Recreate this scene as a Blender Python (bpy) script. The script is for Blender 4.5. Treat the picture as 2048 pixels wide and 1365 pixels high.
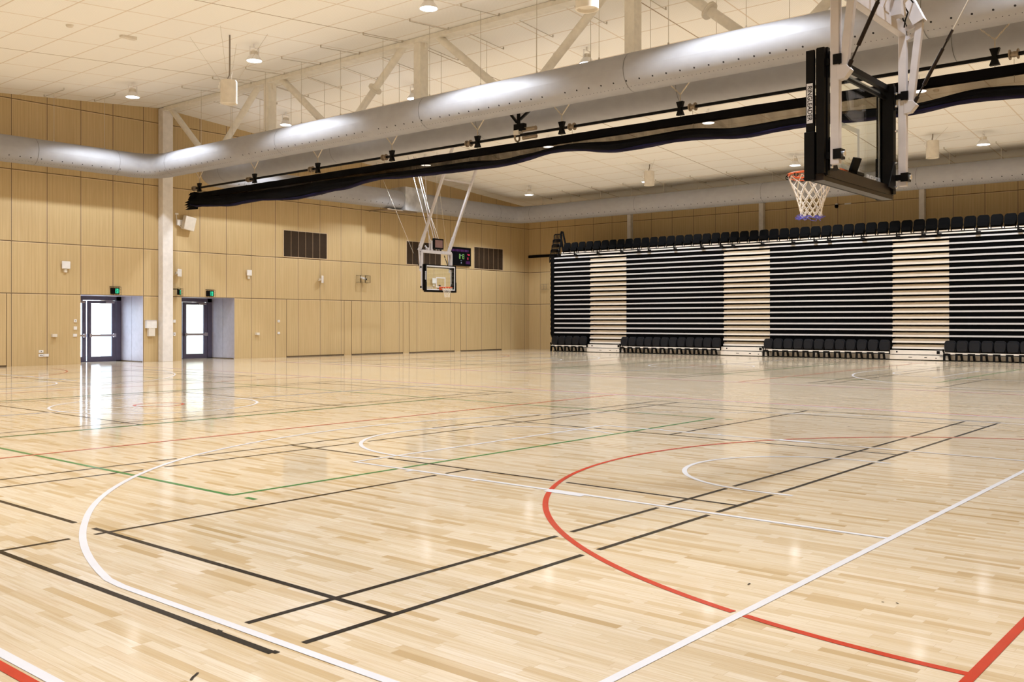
import bpy, math, random
from mathutils import Vector, Matrix
random.seed(7)
S = bpy.context.scene
C = S.collection
PI = math.pi
for o in list(bpy.data.objects):
    bpy.data.objects.remove(o)

# ---------------------------------------------------------------- camera
F = 1911.0; YAW = math.radians(40.19); HY = 644.1; EYE = 1.55
cam_d = bpy.data.cameras.new('camera'); cam = bpy.data.objects.new('camera', cam_d); C.objects.link(cam)
cam_d.sensor_width = 36.0; cam_d.lens = F / 2048 * 36.0
cam_d.shift_y = -(682.5 - HY) / 2048.0
cam_d.clip_start = 0.05; cam_d.clip_end = 300
cam.location = (0, 0, EYE)
cam.rotation_euler = (PI / 2, 0, YAW - PI / 2)
S.camera = cam
FW = Vector((math.cos(YAW), math.sin(YAW), 0)); RT = Vector((math.sin(YAW), -math.cos(YAW), 0))

# ---------------------------------------------------------------- view, world
S.view_settings.view_transform = 'Standard'; S.view_settings.look = 'None'
S.view_settings.gamma = 1.0; S.view_settings.use_curve_mapping = False
S.view_settings.exposure = 0.40
try:
    S.cycles.max_bounces = 8; S.cycles.diffuse_bounces = 5; S.cycles.glossy_bounces = 3
    S.cycles.transparent_max_bounces = 12; S.cycles.caustics_reflective = False; S.cycles.caustics_refractive = False
    S.cycles.sample_clamp_indirect = 4.0
except Exception: pass
W = bpy.data.worlds.new('sky'); S.world = W; W.use_nodes = True
_bg = W.node_tree.nodes['Background']; _bg.inputs[0].default_value = (0.70, 0.82, 1.0, 1); _bg.inputs[1].default_value = 8.0
LAMP_W = 1050.0
LAMP_COL = (0.85, 0.92, 1.0)

# ---------------------------------------------------------------- room numbers (metres)
YA = 34.6            # door wall
XB = 42.46           # wall behind the seating
XL, YN = -3.2, -1.9  # walls behind the camera
XR, ZR, SL = 19.76, 9.90, 0.080   # ridge line, its height, roof slope
def zc(x): return ZR - SL * abs(x - XR)

# ---------------------------------------------------------------- helpers
def tag(o, label=None, cat=None, group=None, kind=None):
    if label: o['label'] = label
    if cat: o['category'] = cat
    if group: o['group'] = group
    if kind: o['kind'] = kind
    return o
def empty(name, loc=(0, 0, 0), rz=0):
    o = bpy.data.objects.new(name, None); C.objects.link(o)
    o.location = loc; o.rotation_euler = (0, 0, rz); o.empty_display_size = 0.1
    return o
def copy_tree(o, parent=None):
    c = o.copy(); C.objects.link(c); c.parent = parent
    for ch in list(o.children): copy_tree(ch, c)
    return c

class MB:
    def __init__(s): s.v = []; s.f = []; s.uv = None; s.sm = False
    def add(s, vs, fs):
        n = len(s.v); s.v += [tuple(p) for p in vs]; s.f += [tuple(n + i for i in f) for f in fs]; return s
    def box(s, x0, x1, y0, y1, z0, z1):
        vs = [(x, y, z) for x in (x0, x1) for y in (y0, y1) for z in (z0, z1)]
        return s.add(vs, [(0, 1, 3, 2), (4, 6, 7, 5), (0, 4, 5, 1), (2, 3, 7, 6), (0, 2, 6, 4), (1, 5, 7, 3)])
    def cbox(s, c, d):
        return s.box(c[0]-d[0]/2, c[0]+d[0]/2, c[1]-d[1]/2, c[1]+d[1]/2, c[2]-d[2]/2, c[2]+d[2]/2)
    def bar(s, p, q, w, h=None, up=(0, 0, 1)):
        p, q = Vector(p), Vector(q); h = h or w; d = (q - p).normalized(); u = Vector(up)
        if abs(d.dot(u)) > 0.98: u = Vector((0, 1, 0))
        a = d.cross(u).normalized() * (w / 2); b = a.cross(d).normalized() * (h / 2)
        vs = [e + i * a + j * b for e in (p, q) for i, j in ((-1, -1), (1, -1), (1, 1), (-1, 1))]
        return s.add(vs, [(3, 2, 1, 0), (4, 5, 6, 7), (0, 1, 5, 4), (1, 2, 6, 5), (2, 3, 7, 6), (3, 0, 4, 7)])
    def tube(s, pts, r, n=8, cap=True, radii=None):
        pts = [Vector(p) for p in pts]; m = len(pts); base = len(s.v); prev = None
        for i, p in enumerate(pts):
            d = (pts[min(i + 1, m - 1)] - pts[max(i - 1, 0)]).normalized()
            if prev is None:
                u = Vector((0, 0, 1)) if abs(d.z) < 0.9 else Vector((0, 1, 0))
                a = d.cross(u).normalized()
            else: a = (prev - d * prev.dot(d)).normalized()
            prev = a; b = a.cross(d); rr = radii[i] if radii else r
            for k in range(n):
                t = 2 * PI * k / n; s.v.append(tuple(p + a * math.cos(t) * rr + b * math.sin(t) * rr))
        for i in range(m - 1):
            for k in range(n):
                k2 = (k + 1) % n
                s.f.append((base + i*n + k, base + (i+1)*n + k, base + (i+1)*n + k2, base + i*n + k2))
        if cap:
            s.f.append(tuple(base + k for k in range(n))); s.f.append(tuple(base + (m-1)*n + k for k in reversed(range(n))))
        return s
    def lathe(s, prof, c=(0, 0, 0), n=24):
        base = len(s.v); m = len(prof)
        for r, z in prof:
            for k in range(n):
                t = 2 * PI * k / n; s.v.append((c[0] + r*math.cos(t), c[1] + r*math.sin(t), c[2] + z))
        for i in range(m - 1):
            for k in range(n):
                k2 = (k + 1) % n; s.f.append((base + i*n + k, base + i*n + k2, base + (i+1)*n + k2, base + (i+1)*n + k))
        if prof[0][0] > 1e-4: s.f.append(tuple(base + k for k in reversed(range(n))))
        if prof[-1][0] > 1e-4: s.f.append(tuple(base + (m-1)*n + k for k in range(n)))
        return s
    def torus(s, c, R, r, n=28, m=8, ax='z'):
        base = len(s.v)
        for i in range(n):
            t = 2 * PI * i / n
            for j in range(m):
                a = 2 * PI * j / m; q = R + r * math.cos(a); x, y, z = q*math.cos(t), q*math.sin(t), r*math.sin(a)
                if ax == 'y': x, y, z = x, z, y
                if ax == 'x': x, y, z = z, x, y
                s.v.append((c[0]+x, c[1]+y, c[2]+z))
        for i in range(n):
            for j in range(m):
                s.f.append((base+i*m+j, base+((i+1) % n)*m+j, base+((i+1) % n)*m+(j+1) % m, base+i*m+(j+1) % m))
        return s
    def prism(s, pts, axis, a0, a1):
        # polygon of 2D points extruded along an axis: 'x' -> (y,z), 'y' -> (x,z), 'z' -> (x,y)
        n = len(pts)
        def P(p, a): return {'x': (a, p[0], p[1]), 'y': (p[0], a, p[1]), 'z': (p[0], p[1], a)}[axis]
        vs = [P(p, a0) for p in pts] + [P(p, a1) for p in pts]
        fs = [tuple(range(n)), tuple(reversed(range(n, 2*n)))] + [(i, i+n, (i+1) % n + n, (i+1) % n) for i in range(n)]
        return s.add(vs, fs)
    def build(s, name, mat, parent=None, smooth=False, bevel=0, fixn=True):
        me = bpy.data.meshes.new(name); me.from_pydata(s.v, [], s.f); me.update()
        if fixn or bevel:
            import bmesh
            bm = bmesh.new(); bm.from_mesh(me)
            if fixn: bmesh.ops.recalc_face_normals(bm, faces=bm.faces)
            if bevel: bmesh.ops.bevel(bm, geom=bm.edges[:], offset=bevel, segments=2, affect='EDGES', profile=0.5)
            bm.to_mesh(me); bm.free()
        if smooth:
            me.polygons.foreach_set('use_smooth', [True] * len(me.polygons))
            try: me.set_sharp_from_angle(angle=math.radians(40))
            except Exception: pass
        me.materials.append(mat)
        o = bpy.data.objects.new(name, me); C.objects.link(o); o.parent = parent
        return o

# ---------------------------------------------------------------- materials
M = {}
class NT:
    def __init__(s, name):
        s.m = bpy.data.materials.new(name); s.m.use_nodes = True; s.t = s.m.node_tree; s.n = s.t.nodes
        s.b = s.n['Principled BSDF']; M[name] = s.m
    def node(s, ty, **k):
        n = s.n.new(ty)
        for a, b in k.items(): setattr(n, a, b)
        return n
    def put(s, sock, v):
        if v is None: return
        if isinstance(v, bpy.types.NodeSocket): s.t.links.new(v, sock)
        else: sock.default_value = v
    def math(s, op, a, b=None, c=None):
        n = s.node('ShaderNodeMath', operation=op); s.put(n.inputs[0], a); s.put(n.inputs[1], b); s.put(n.inputs[2], c); return n.outputs[0]
    def mix(s, f, a, b, mode='MIX'):
        n = s.node('ShaderNodeMix', data_type='RGBA', blend_type=mode)
        s.put(n.inputs[0], f); s.put(n.inputs[6], a); s.put(n.inputs[7], b); return n.outputs[2]
    def pos(s):
        n = s.node('ShaderNodeTexCoord'); x = s.node('ShaderNodeSeparateXYZ'); s.t.links.new(n.outputs['Object'], x.inputs[0]); return x.outputs
    def comb(s, x, y, z=0.0):
        n = s.node('ShaderNodeCombineXYZ'); s.put(n.inputs[0], x); s.put(n.inputs[1], y); s.put(n.inputs[2], z); return n.outputs[0]
    def white(s, v):
        n = s.node('ShaderNodeTexWhiteNoise', noise_dimensions='3D'); s.put(n.inputs[0], v); return n.outputs[0]
    def noise(s, v, sc, det=3, rough=.5):
        n = s.node('ShaderNodeTexNoise'); s.put(n.inputs['Vector'], v); n.inputs['Scale'].default_value = sc
        n.inputs['Detail'].default_value = det; n.inputs['Roughness'].default_value = rough; return n.outputs[0]
    def ramp(s, f, stops):
        n = s.node('ShaderNodeValToRGB'); s.put(n.inputs[0], f); e = n.color_ramp.elements
        while len(e) < len(stops): e.new(0.5)
        for i, (p, c) in enumerate(stops): e[i].position = p; e[i].color = (*c, 1)
        return n.outputs[0]
    def set(s, col=None, rough=None, metal=None, **k):
        s.put(s.b.inputs['Base Color'], (*col, 1) if isinstance(col, tuple) else col)
        s.put(s.b.inputs['Roughness'], rough); s.put(s.b.inputs['Metallic'], metal)
        for a, v in k.items(): s.put(s.b.inputs[a.replace('_', ' ')], v)
        return s.m
def plain(name, col, rough=.5, metal=0.0, var=0.06, sc=6.0, **k):
    n = NT(name); tc = n.node('ShaderNodeTexCoord')
    f = n.noise(tc.outputs['Object'], sc, 3)
    lo = tuple(max(0, c * (1 - var)) for c in col); hi = tuple(min(1, c * (1 + var)) for c in col)
    n.set(n.ramp(f, [(.3, lo), (.7, hi)]), rough, metal, **k); return n.m

plain('cream_steel', (.84, .80, .73), .45)
plain('column_white', (.80, .76, .74), .5)
plain('rig_white', (.56, .53, .55), .45)
plain('white_plastic', (.82, .80, .80), .4)
plain('warm_plastic', (.74, .68, .60), .5)
plain('black_metal', (.004, .0035, .0035), .45, var=.2, Specular_IOR_Level=.12)
plain('black_pad', (.004, .0033, .003), .6, var=.15, Specular_IOR_Level=.12)
plain('brown_black', (.014, .008, .006), .4, var=.15, Specular_IOR_Level=.25)
plain('black_plastic', (.0022, .0022, .0026), .8, var=.2, sc=3, Specular_IOR_Level=.08)
plain('seat_plastic', (.007, .007, .009), .5, var=.2, sc=3, Specular_IOR_Level=.22)
plain('riser_black', (.0018, .0018, .002), .9, var=.3, Specular_IOR_Level=.05)
plain('alu', (.60, .585, .60), .5, .15, var=.03)
plain('alu_warm', (.80, .74, .68), .5, .1, var=.03)
plain('riser_beige', (.56, .45, .32), .6, var=.08, sc=2)
plain('bolt', (.75, .75, .77), .25, .9)
plain('chain', (.70, .62, .50), .35, .7)
plain('spool', (.32, .25, .18), .45, .5)
plain('orange', (.78, .13, .03), .4)
plain('net_white', (.82, .76, .68), .8)
plain('net_blue', (.13, .13, .62), .8)
plain('grey_cable', (.24, .20, .16), .5)
plain('wire', (.58, .53, .46), .5, .2)
plain('seam_grey', (.13, .125, .12), .6)
plain('door_frame', (.10, .09, .15), .4)
plain('reveal', (.50, .47, .54), .5)
plain('bar_steel', (.42, .38, .42), .3, .6)
plain('white_paint', (.70, .70, .745), .2, var=.02, Specular_IOR_Level=.3)
plain('red_paint', (.50, .028, .006), .2, var=.06, Specular_IOR_Level=.2)
plain('black_paint', (.008, .005, .004), .2, var=.1, Specular_IOR_Level=.12)
plain('green_paint', (.015, .20, .045), .2, var=.05, Specular_IOR_Level=.2)
plain('vent_brown', (.045, .028, .016), .6, var=.1, Specular_IOR_Level=.15)
plain('vent_rib', (.19, .125, .07), .6)
plain('timber_edge', (.60, .46, .30), .6)
plain('groove', (.10, .06, .025), .8)
plain('concrete', (.55, .55, .56), .8)
plain('ext_panel', (.72, .80, .84), .6)
plain('pink_panel', (.22, .12, .11), .5)
plain('curtain_black', (.003, .0028, .0035), .9, var=.4, sc=2, Specular_IOR_Level=.08)
plain('curtain_purple', (.008, .006, .024), .8, var=.4, sc=2, Specular_IOR_Level=.1)
plain('silver_foil', (.55, .56, .60), .35, .6, var=.3, sc=2)
def emit(name, col, st):
    n = NT(name); n.set(col, .4, 0.0); n.b.inputs['Emission Color'].default_value = (*col, 1); n.b.inputs['Emission Strength'].default_value = st; return n.m
emit('lamp_lens', (.93, .96, 1.0), 9.0)
emit('exit_green', (.03, .75, .42), .55)
emit('led_green', (.22, .45, .12), .25); emit('led_red', (.50, .03, .08), .3); emit('led_purple', (.07, .012, .10), .12); emit('led_white', (.18, .22, .32), .2)

# wood floor: narrow maple strips laid along Y
n = NT('floor_wood'); p = n.pos()
rowf = n.math('DIVIDE', p[0], .0575); row = n.math('FLOOR', rowf); rf = n.math('SUBTRACT', rowf, row)
r1 = n.white(n.comb(row, 3.3)); r2 = n.white(n.comb(row, 8.1))
ln = n.math('MULTIPLY_ADD', r2, .45, .30)
lf = n.math('DIVIDE', n.math('MULTIPLY_ADD', r1, 9.0, p[1]), ln); li = n.math('FLOOR', lf); lr = n.math('SUBTRACT', lf, li)
tone = n.white(n.comb(row, li, 1.7))
base = n.ramp(tone, [(0, (.43, .295, .135)), (.05, (.52, .38, .205)), (.18, (.585, .46, .295)), (.42, (.65, .54, .385)), (.7, (.69, .59, .445)), (.9, (.705, .61, .475)), (1, (.64, .515, .36))])
tone2 = n.white(n.comb(li, row, 6.1))
gr = n.noise(n.comb(n.math('MULTIPLY_ADD', tone2, 40.0, n.math('MULTIPLY', p[0], 55.0)), n.math('MULTIPLY', p[1], 2.0), tone), 1.0, 5, .65)
base = n.mix(n.math('MULTIPLY', n.math('MAXIMUM', n.math('SUBTRACT', gr, .42), 0.0), 1.9), base, (.46, .30, .13, 1))
seam = n.math('LESS_THAN', n.math('MINIMUM', rf, n.math('SUBTRACT', 1.0, rf)), .016)
seam2 = n.math('LESS_THAN', n.math('MULTIPLY', lr, ln), .0022)
base = n.mix(n.math('MULTIPLY', n.math('MAXIMUM', seam, seam2), .38), base, (.30, .18, .08, 1))
big = n.noise(n.comb(p[0], p[1]), .25, 2)
base = n.mix(n.math('MULTIPLY', big, .22), base, (.72, .60, .47, 1))
rg = n.noise(n.comb(p[0], p[1]), 2.5, 3)
n.set(base, n.math('MULTIPLY_ADD', rg, .05, .065), 0.0, IOR=1.33)
bm_ = n.node('ShaderNodeBump'); bm_.inputs['Strength'].default_value = .035; bm_.inputs['Distance'].default_value = .002
wv = n.noise(n.comb(n.math('MULTIPLY', p[0], 3.0), n.math('MULTIPLY', p[1], .6)), 4.0, 2)
n.put(bm_.inputs['Height'], n.math('ADD', wv, n.math('MULTIPLY', tone, .6))); n.put(n.b.inputs['Normal'], bm_.outputs[0])

# wall linings: timber acoustic sheets, 1.22 m wide, with fine vertical grooves
def wall_mat(name, ax, phase, step, joints, extra_z=()):
    n = NT(name); p = n.pos(); u = p[ax]; z = p[2]
    def near(v, c, w): return n.math('LESS_THAN', n.math('ABSOLUTE', n.math('SUBTRACT', v, c)), w)
    uu = n.math('DIVIDE', n.math('SUBTRACT', u, phase), step); ui = n.math('FLOOR', uu); uf = n.math('SUBTRACT', uu, ui)
    d = n.math('MULTIPLY', n.math('MINIMUM', uf, n.math('SUBTRACT', 1.0, uf)), step)
    dark = n.math('LESS_THAN', d, .014); lite = n.math('LESS_THAN', d, .028)
    zi = None
    for j in joints:
        dark = n.math('MAXIMUM', dark, near(z, j, .016)); lite = n.math('MAXIMUM', lite, near(z, j - .022, .020))
        g = n.math('GREATER_THAN', z, j); zi = g if zi is None else n.math('ADD', zi, g)
    tone = n.white(n.comb(ui, zi, 4.0))
    gr = n.noise(n.comb(n.math('MULTIPLY', u, 22.0), n.math('MULTIPLY', z, .7), tone), 1.0, 3, .6)
    col = n.ramp(gr, [(.25, (.53, .385, .19)), (.75, (.63, .475, .255))])
    col = n.mix(n.math('MULTIPLY', tone, .16), col, (.66, .46, .24, 1))
    sf = n.math('FRACT', n.math('DIVIDE', u, .0305)); st = n.math('LESS_THAN', sf, .2)
    sf2 = n.math('FRACT', n.math('DIVIDE', u, .122)); st2 = n.math('LESS_THAN', sf2, .14)
    col = n.mix(n.math('MULTIPLY', n.math('MAXIMUM', n.math('MULTIPLY', st, .6), st2), .22), col, (.28, .17, .07, 1))
    col = n.mix(n.math('MULTIPLY', lite, .5), col, (.80, .64, .40, 1))
    col = n.mix(n.math('MULTIPLY', dark, .88), col, (.09, .045, .015, 1))
    n.set(col, .55, 0.0); return n.m
JZ = (2.545, 4.36, 6.85, 9.30)
wall_mat('wall_wood_x', 0, 14.09, 1.2165, JZ)
wall_mat('wall_wood_y', 1, 11.70, 1.2265, (2.545, 4.36, 6.85))

# perforated ceiling tiles
n = NT('ceiling_tile'); p = n.pos()
def frac_d(v, ph, st):
    a = n.math('FRACT', n.math('DIVIDE', n.math('SUBTRACT', v, ph), st)); return n.math('MULTIPLY', n.math('MINIMUM', a, n.math('SUBTRACT', 1.0, a)), st)
dx = frac_d(p[0], 10.75 - 12, 1.2); dy = frac_d(p[1], 28.20 - 37, 1.848); dh = frac_d(p[1], 28.20 - 37, 7.39)
jn = n.math('LESS_THAN', n.math('MINIMUM', dx, dy), .020); hv = n.math('LESS_THAN', dh, .016)
tn = n.white(n.comb(n.math('FLOOR', n.math('DIVIDE', n.math('SUBTRACT', p[0], 10.75), 1.2)), n.math('FLOOR', n.math('DIVIDE', n.math('SUBTRACT', p[1], 28.2), 1.848))))
fx = n.math('FRACT', n.math('DIVIDE', p[0], .05)); fy = n.math('FRACT', n.math('DIVIDE', p[1], .05))
hole = n.math('LESS_THAN', n.math('ADD', n.math('POWER', n.math('SUBTRACT', fx, .5), 2.0), n.math('POWER', n.math('SUBTRACT', fy, .5), 2.0)), .05)
col = n.mix(n.math('MULTIPLY', tn, .3), (.94, .92, .89, 1), (.92, .895, .86, 1))
col = n.mix(n.math('MULTIPLY', hole, .20), col, (.45, .40, .33, 1))
col = n.mix(n.math('MULTIPLY', jn, .50), col, (.55, .38, .22, 1)); col = n.mix(n.math('MULTIPLY', hv, .85), col, (.22, .14, .08, 1))
n.set(col, .85, 0.0)

# painted spiral duct; UV is in metres: u along, v = angle below the court side, in degrees/100
n = NT('duct_metal'); tc = n.node('ShaderNodeUVMap'); sx = n.node('ShaderNodeSeparateXYZ'); n.t.links.new(tc.outputs[0], sx.inputs[0])
u, v = sx.outputs[0], sx.outputs[1]
def dots(ang, st, r):
    a = n.math('MULTIPLY', n.math('SUBTRACT', n.math('FRACT', n.math('DIVIDE', u, st)), .5), st)
    b = n.math('MULTIPLY', n.math('SUBTRACT', v, ang), .45 * PI / 1.8)
    return n.math('LESS_THAN', n.math('ADD', n.math('POWER', a, 2.0), n.math('POWER', b, 2.0)), r * r)
sec = n.math('FRACT', n.math('DIVIDE', n.math('SUBTRACT', u, .45), 6.65))
ok = n.math('MULTIPLY', n.math('GREATER_THAN', sec, .035), n.math('LESS_THAN', sec, .965))
dd = n.math('MULTIPLY', ok, n.math('MAXIMUM', dots(.37, .35, .021), dots(.585, .105, .0095)))
nz = n.noise(sx.outputs[0].node.inputs[0].links[0].from_socket, 3.0, 3)
col = n.mix(dd, n.ramp(nz, [(.3, (.335, .33, .35)), (.7, (.365, .36, .38))]), (.012, .01, .01, 1))
n.set(col, .6, .1, Specular_IOR_Level=.3)

# backboard glass: real see-through pane with a surface reflection
n = NT('pane_glass')
tr = n.node('ShaderNodeBsdfTransparent'); tr.inputs[0].default_value = (.955, .975, .96, 1)
gl = n.node('ShaderNodeBsdfGlossy'); gl.inputs['Roughness'].default_value = .01
lw = n.node('ShaderNodeLayerWeight'); lw.inputs[0].default_value = .5; mx = n.node('ShaderNodeMixShader')
n.t.links.new(n.math('MULTIPLY_ADD', n.math('POWER', lw.outputs[1], 5.0), .8, .03), mx.inputs[0]); n.t.links.new(tr.outputs[0], mx.inputs[1]); n.t.links.new(gl.outputs[0], mx.inputs[2])
n.t.links.new(mx.outputs[0], n.n['Material Output'].inputs[0])
# sheer curtain mesh
n = NT('curtain_mesh')
tr = n.node('ShaderNodeBsdfTransparent'); tr.inputs[0].default_value = (1, .93, .84, 1)
df = n.node('ShaderNodeBsdfDiffuse'); df.inputs[0].default_value = (.012, .009, .007, 1); mx = n.node('ShaderNodeMixShader')
tc = n.node('ShaderNodeTexCoord'); nz = n.noise(tc.outputs['Object'], 1.2, 3); ge = n.node('ShaderNodeNewGeometry'); dt = n.node('ShaderNodeVectorMath', operation='DOT_PRODUCT')
n.t.links.new(ge.outputs['Incoming'], dt.inputs[0]); n.t.links.new(ge.outputs['Normal'], dt.inputs[1])
cosv = n.math('MAXIMUM', n.math('ABSOLUTE', dt.outputs['Value']), .08)   # a woven mesh closes up at a slant
thru = n.math('POWER', n.math('MULTIPLY_ADD', nz, -.30, .76), n.math('DIVIDE', 1.0, n.math('POWER', cosv, 2.2)))
n.t.links.new(thru, mx.inputs[0]); n.t.links.new(df.outputs[0], mx.inputs[1]); n.t.links.new(tr.outputs[0], mx.inputs[2])
n.t.links.new(mx.outputs[0], n.n['Material Output'].inputs[0])

# ---------------------------------------------------------------- the room
fl = MB(); fl.box(XL, XB, YN, YA, -.2, 0)
for a, b in ((16.51, 18.94), (20.57, 23.0)): fl.box(a, b, YA, YA + 1.72, -.2, 0)
floor = tag(fl.build('floor', M['floor_wood']), kind='structure')
tag(MB().box(8, 32, YA + 1.72, YA + 9, -.25, -.02).build('floor_outside', M['concrete']), kind='structure')

D = 1.72; T = .18
w = MB()   # door wall with two recesses; the recess lining sits behind it
for a, b in ((XL, 16.51), (18.94, 20.57), (23.0, XB)): w.box(a, b, YA, YA + T, 0, 2.545)
hh = 2.545
w.add([(XL, YA, hh), (XB, YA, hh), (XB, YA, zc(XB)+.02), (XR, YA, ZR+.02), (XL, YA, zc(XL)+.02),
       (XL, YA+T, hh), (XB, YA+T, hh), (XB, YA+T, zc(XB)+.02), (XR, YA+T, ZR+.02), (XL, YA+T, zc(XL)+.02)],
      [(0, 1, 2, 3, 4), (9, 8, 7, 6, 5), (0, 5, 6, 1), (1, 6, 7, 2), (2, 7, 8, 3), (3, 8, 9, 4), (4, 9, 5, 0)])
tag(w.build('wall_back', M['wall_wood_x']), kind='structure')
for i, (a, b) in enumerate(((16.51, 18.94), (20.57, 23.0))):
    r = MB()
    r.box(a - .12, a + .003, YA + .002, YA + D + .1, 0, 2.7); r.box(b - .003, b + .12, YA + .002, YA + D + .1, 0, 2.7)
    r.box(a, b, YA + .002, YA + D + .1, 2.542, 2.70)
    tag(r.build('wall_recess', M['reveal']), kind='structure')
    g = MB(); g.box(b - .006, b, YA + .85, YA + .858, .03, 2.54); g.box(b - .02, b, YA + .05, YA + D, .0, .03)
    tag(g.build('trim_1', M['groove']), kind='structure')
w = MB(); w.add([(XB, YN, 0), (XB, YA + T, 0), (XB, YA + T, zc(XB) + .02), (XB, YN, zc(XB) + .02), (XB+T, YN, 0), (XB+T, YA + T, 0), (XB+T, YA + T, zc(XB) + .02), (XB+T, YN, zc(XB) + .02)],
                [(0, 1, 2, 3), (7, 6, 5, 4), (0, 4, 5, 1), (1, 5, 6, 2), (2, 6, 7, 3), (3, 7, 4, 0)])
tag(w.build('wall_right', M['wall_wood_y']), kind='structure')
tag(MB().box(XL - T, XL, YN, YA + T, 0, zc(XL) + .02).build('wall_left', M['wall_wood_y']), kind='structure')
w = MB(); w.prism([(XL, 0), (XB, 0), (XB, zc(XB) + .02), (XR, ZR + .02), (XL, zc(XL) + .02)], 'y', YN - T, YN)
tag(w.build('wall_front', M['wall_wood_x']), kind='structure')
w = MB(); t = .15
w.prism([(XL - T, zc(XL - T)), (XR, ZR), (XB + T, zc(XB + T)), (XB + T, zc(XB) + t), (XR, ZR + t), (XL - T, zc(XL) + t)], 'y', YN - T, YA + T)
tag(w.build('ceiling', M['ceiling_tile']), kind='structure')
# black handrail strip on the wall behind the seating
tag(MB().box(XB - .06, XB, 31.2, YA, 5.20, 5.35).build('trim_2', M['black_metal']), kind='structure')

# concealed store-room doors, flush in the lining
for i, (a, b) in enumerate(((11.2, 13.93), (25.63, 28.87), (29.32, 32.61), (33.02, 36.29), (36.75, 40.06))):
    dm = MB(); dm.box(a + .012, b - .012, YA - .006, YA, .05, 2.525)
    d = tag(dm.build('door_%d' % (i + 3), M['wall_wood_x']), kind='structure')
    g = MB(); g.box(a - .008, a + .012, YA - .004, YA, 0, 2.53); g.box(b - .012, b + .008, YA - .004, YA, 0, 2.53); g.box(a, b, YA - .004, YA, .0, .05)
    g.build('shadow_gap', M['groove'], d)

# glazed exit doors at the back of the recesses
def exit_doors(idx, a, b):
    root = empty('door_%d' % idx, ((a + b) / 2, YA + D, 0)); tag(root, kind='structure')
    W2 = (b - a) / 2; H = 2.545
    f = MB(); f.box(-W2, -W2 + .07, -.05, .07, 0, H); f.box(W2 - .21, W2, -.05, .07, 0, H); f.box(-W2, W2, -.05, .07, H - .16, H); f.box(-W2, W2, -.05, .07, -.02, .03)
    f.build('door_frame', M['door_frame'], root)
    for s in (-1, 1):
        x0, x1 = (-.15, W2 - .22) if s > 0 else (-W2 + .08, -.19)
        lf = MB(); z0, z1 = .03, H - .17
        lf.box(x0, x0 + .16, -.03, .03, z0, z1); lf.box(x1 - .16, x1, -.03, .03, z0, z1)
        lf.box(x0 + .16, x1 - .16, -.03, .03, z0, z0 + .17); lf.box(x0 + .16, x1 - .16, -.03, .03, z1 - .10, z1)
        L = lf.build('door_leaf', M['door_frame'], root)
        MB().box(x0 + .16, x1 - .16, -.006, .006, z0 + .17, z1 - .10).build('glass_pane', M['pane_glass'], L)
        pb = MB(); pb.box(x0 + .05, x1 - .05, -.13, -.09, .98, 1.06)
        for xx in (x0 + .05, x1 - .13): pb.box(xx, xx + .09, -.14, -.03, .95, 1.09)
        pb.build('push_bar', M['bar_steel'], L)
        cl = MB(); cl.box(x1 - .42, x1 - .08, -.09, -.03, z1 - .10, z1 - .03); cl.bar((x1 - .15, -.07, z1), (x1 - .75, -.06, z1 + .02), .03, .02)
        cl.build('door_closer', M['bar_steel'], L)
        bolt = MB(); bx = x0 + .02 if s < 0 else x0 + .02
        bolt.tube([(x0 + .03, -.05, .1), (x0 + .03, -.05, z1 - .05)], .012, 6)
        bolt.build('lock_rod', M['door_frame'], L)
exit_doors(1, 16.51, 18.94); exit_doors(2, 20.57, 23.0)
# pale screen outside the doors
e = MB(); e.box(18.85, 27, YA + 3.2, YA + 3.3, 0, 4.2)
tag(e.build('screen_wall', M['ext_panel']), 'pale outdoor screen wall seen through the glazed exit doors', 'wall')

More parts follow.
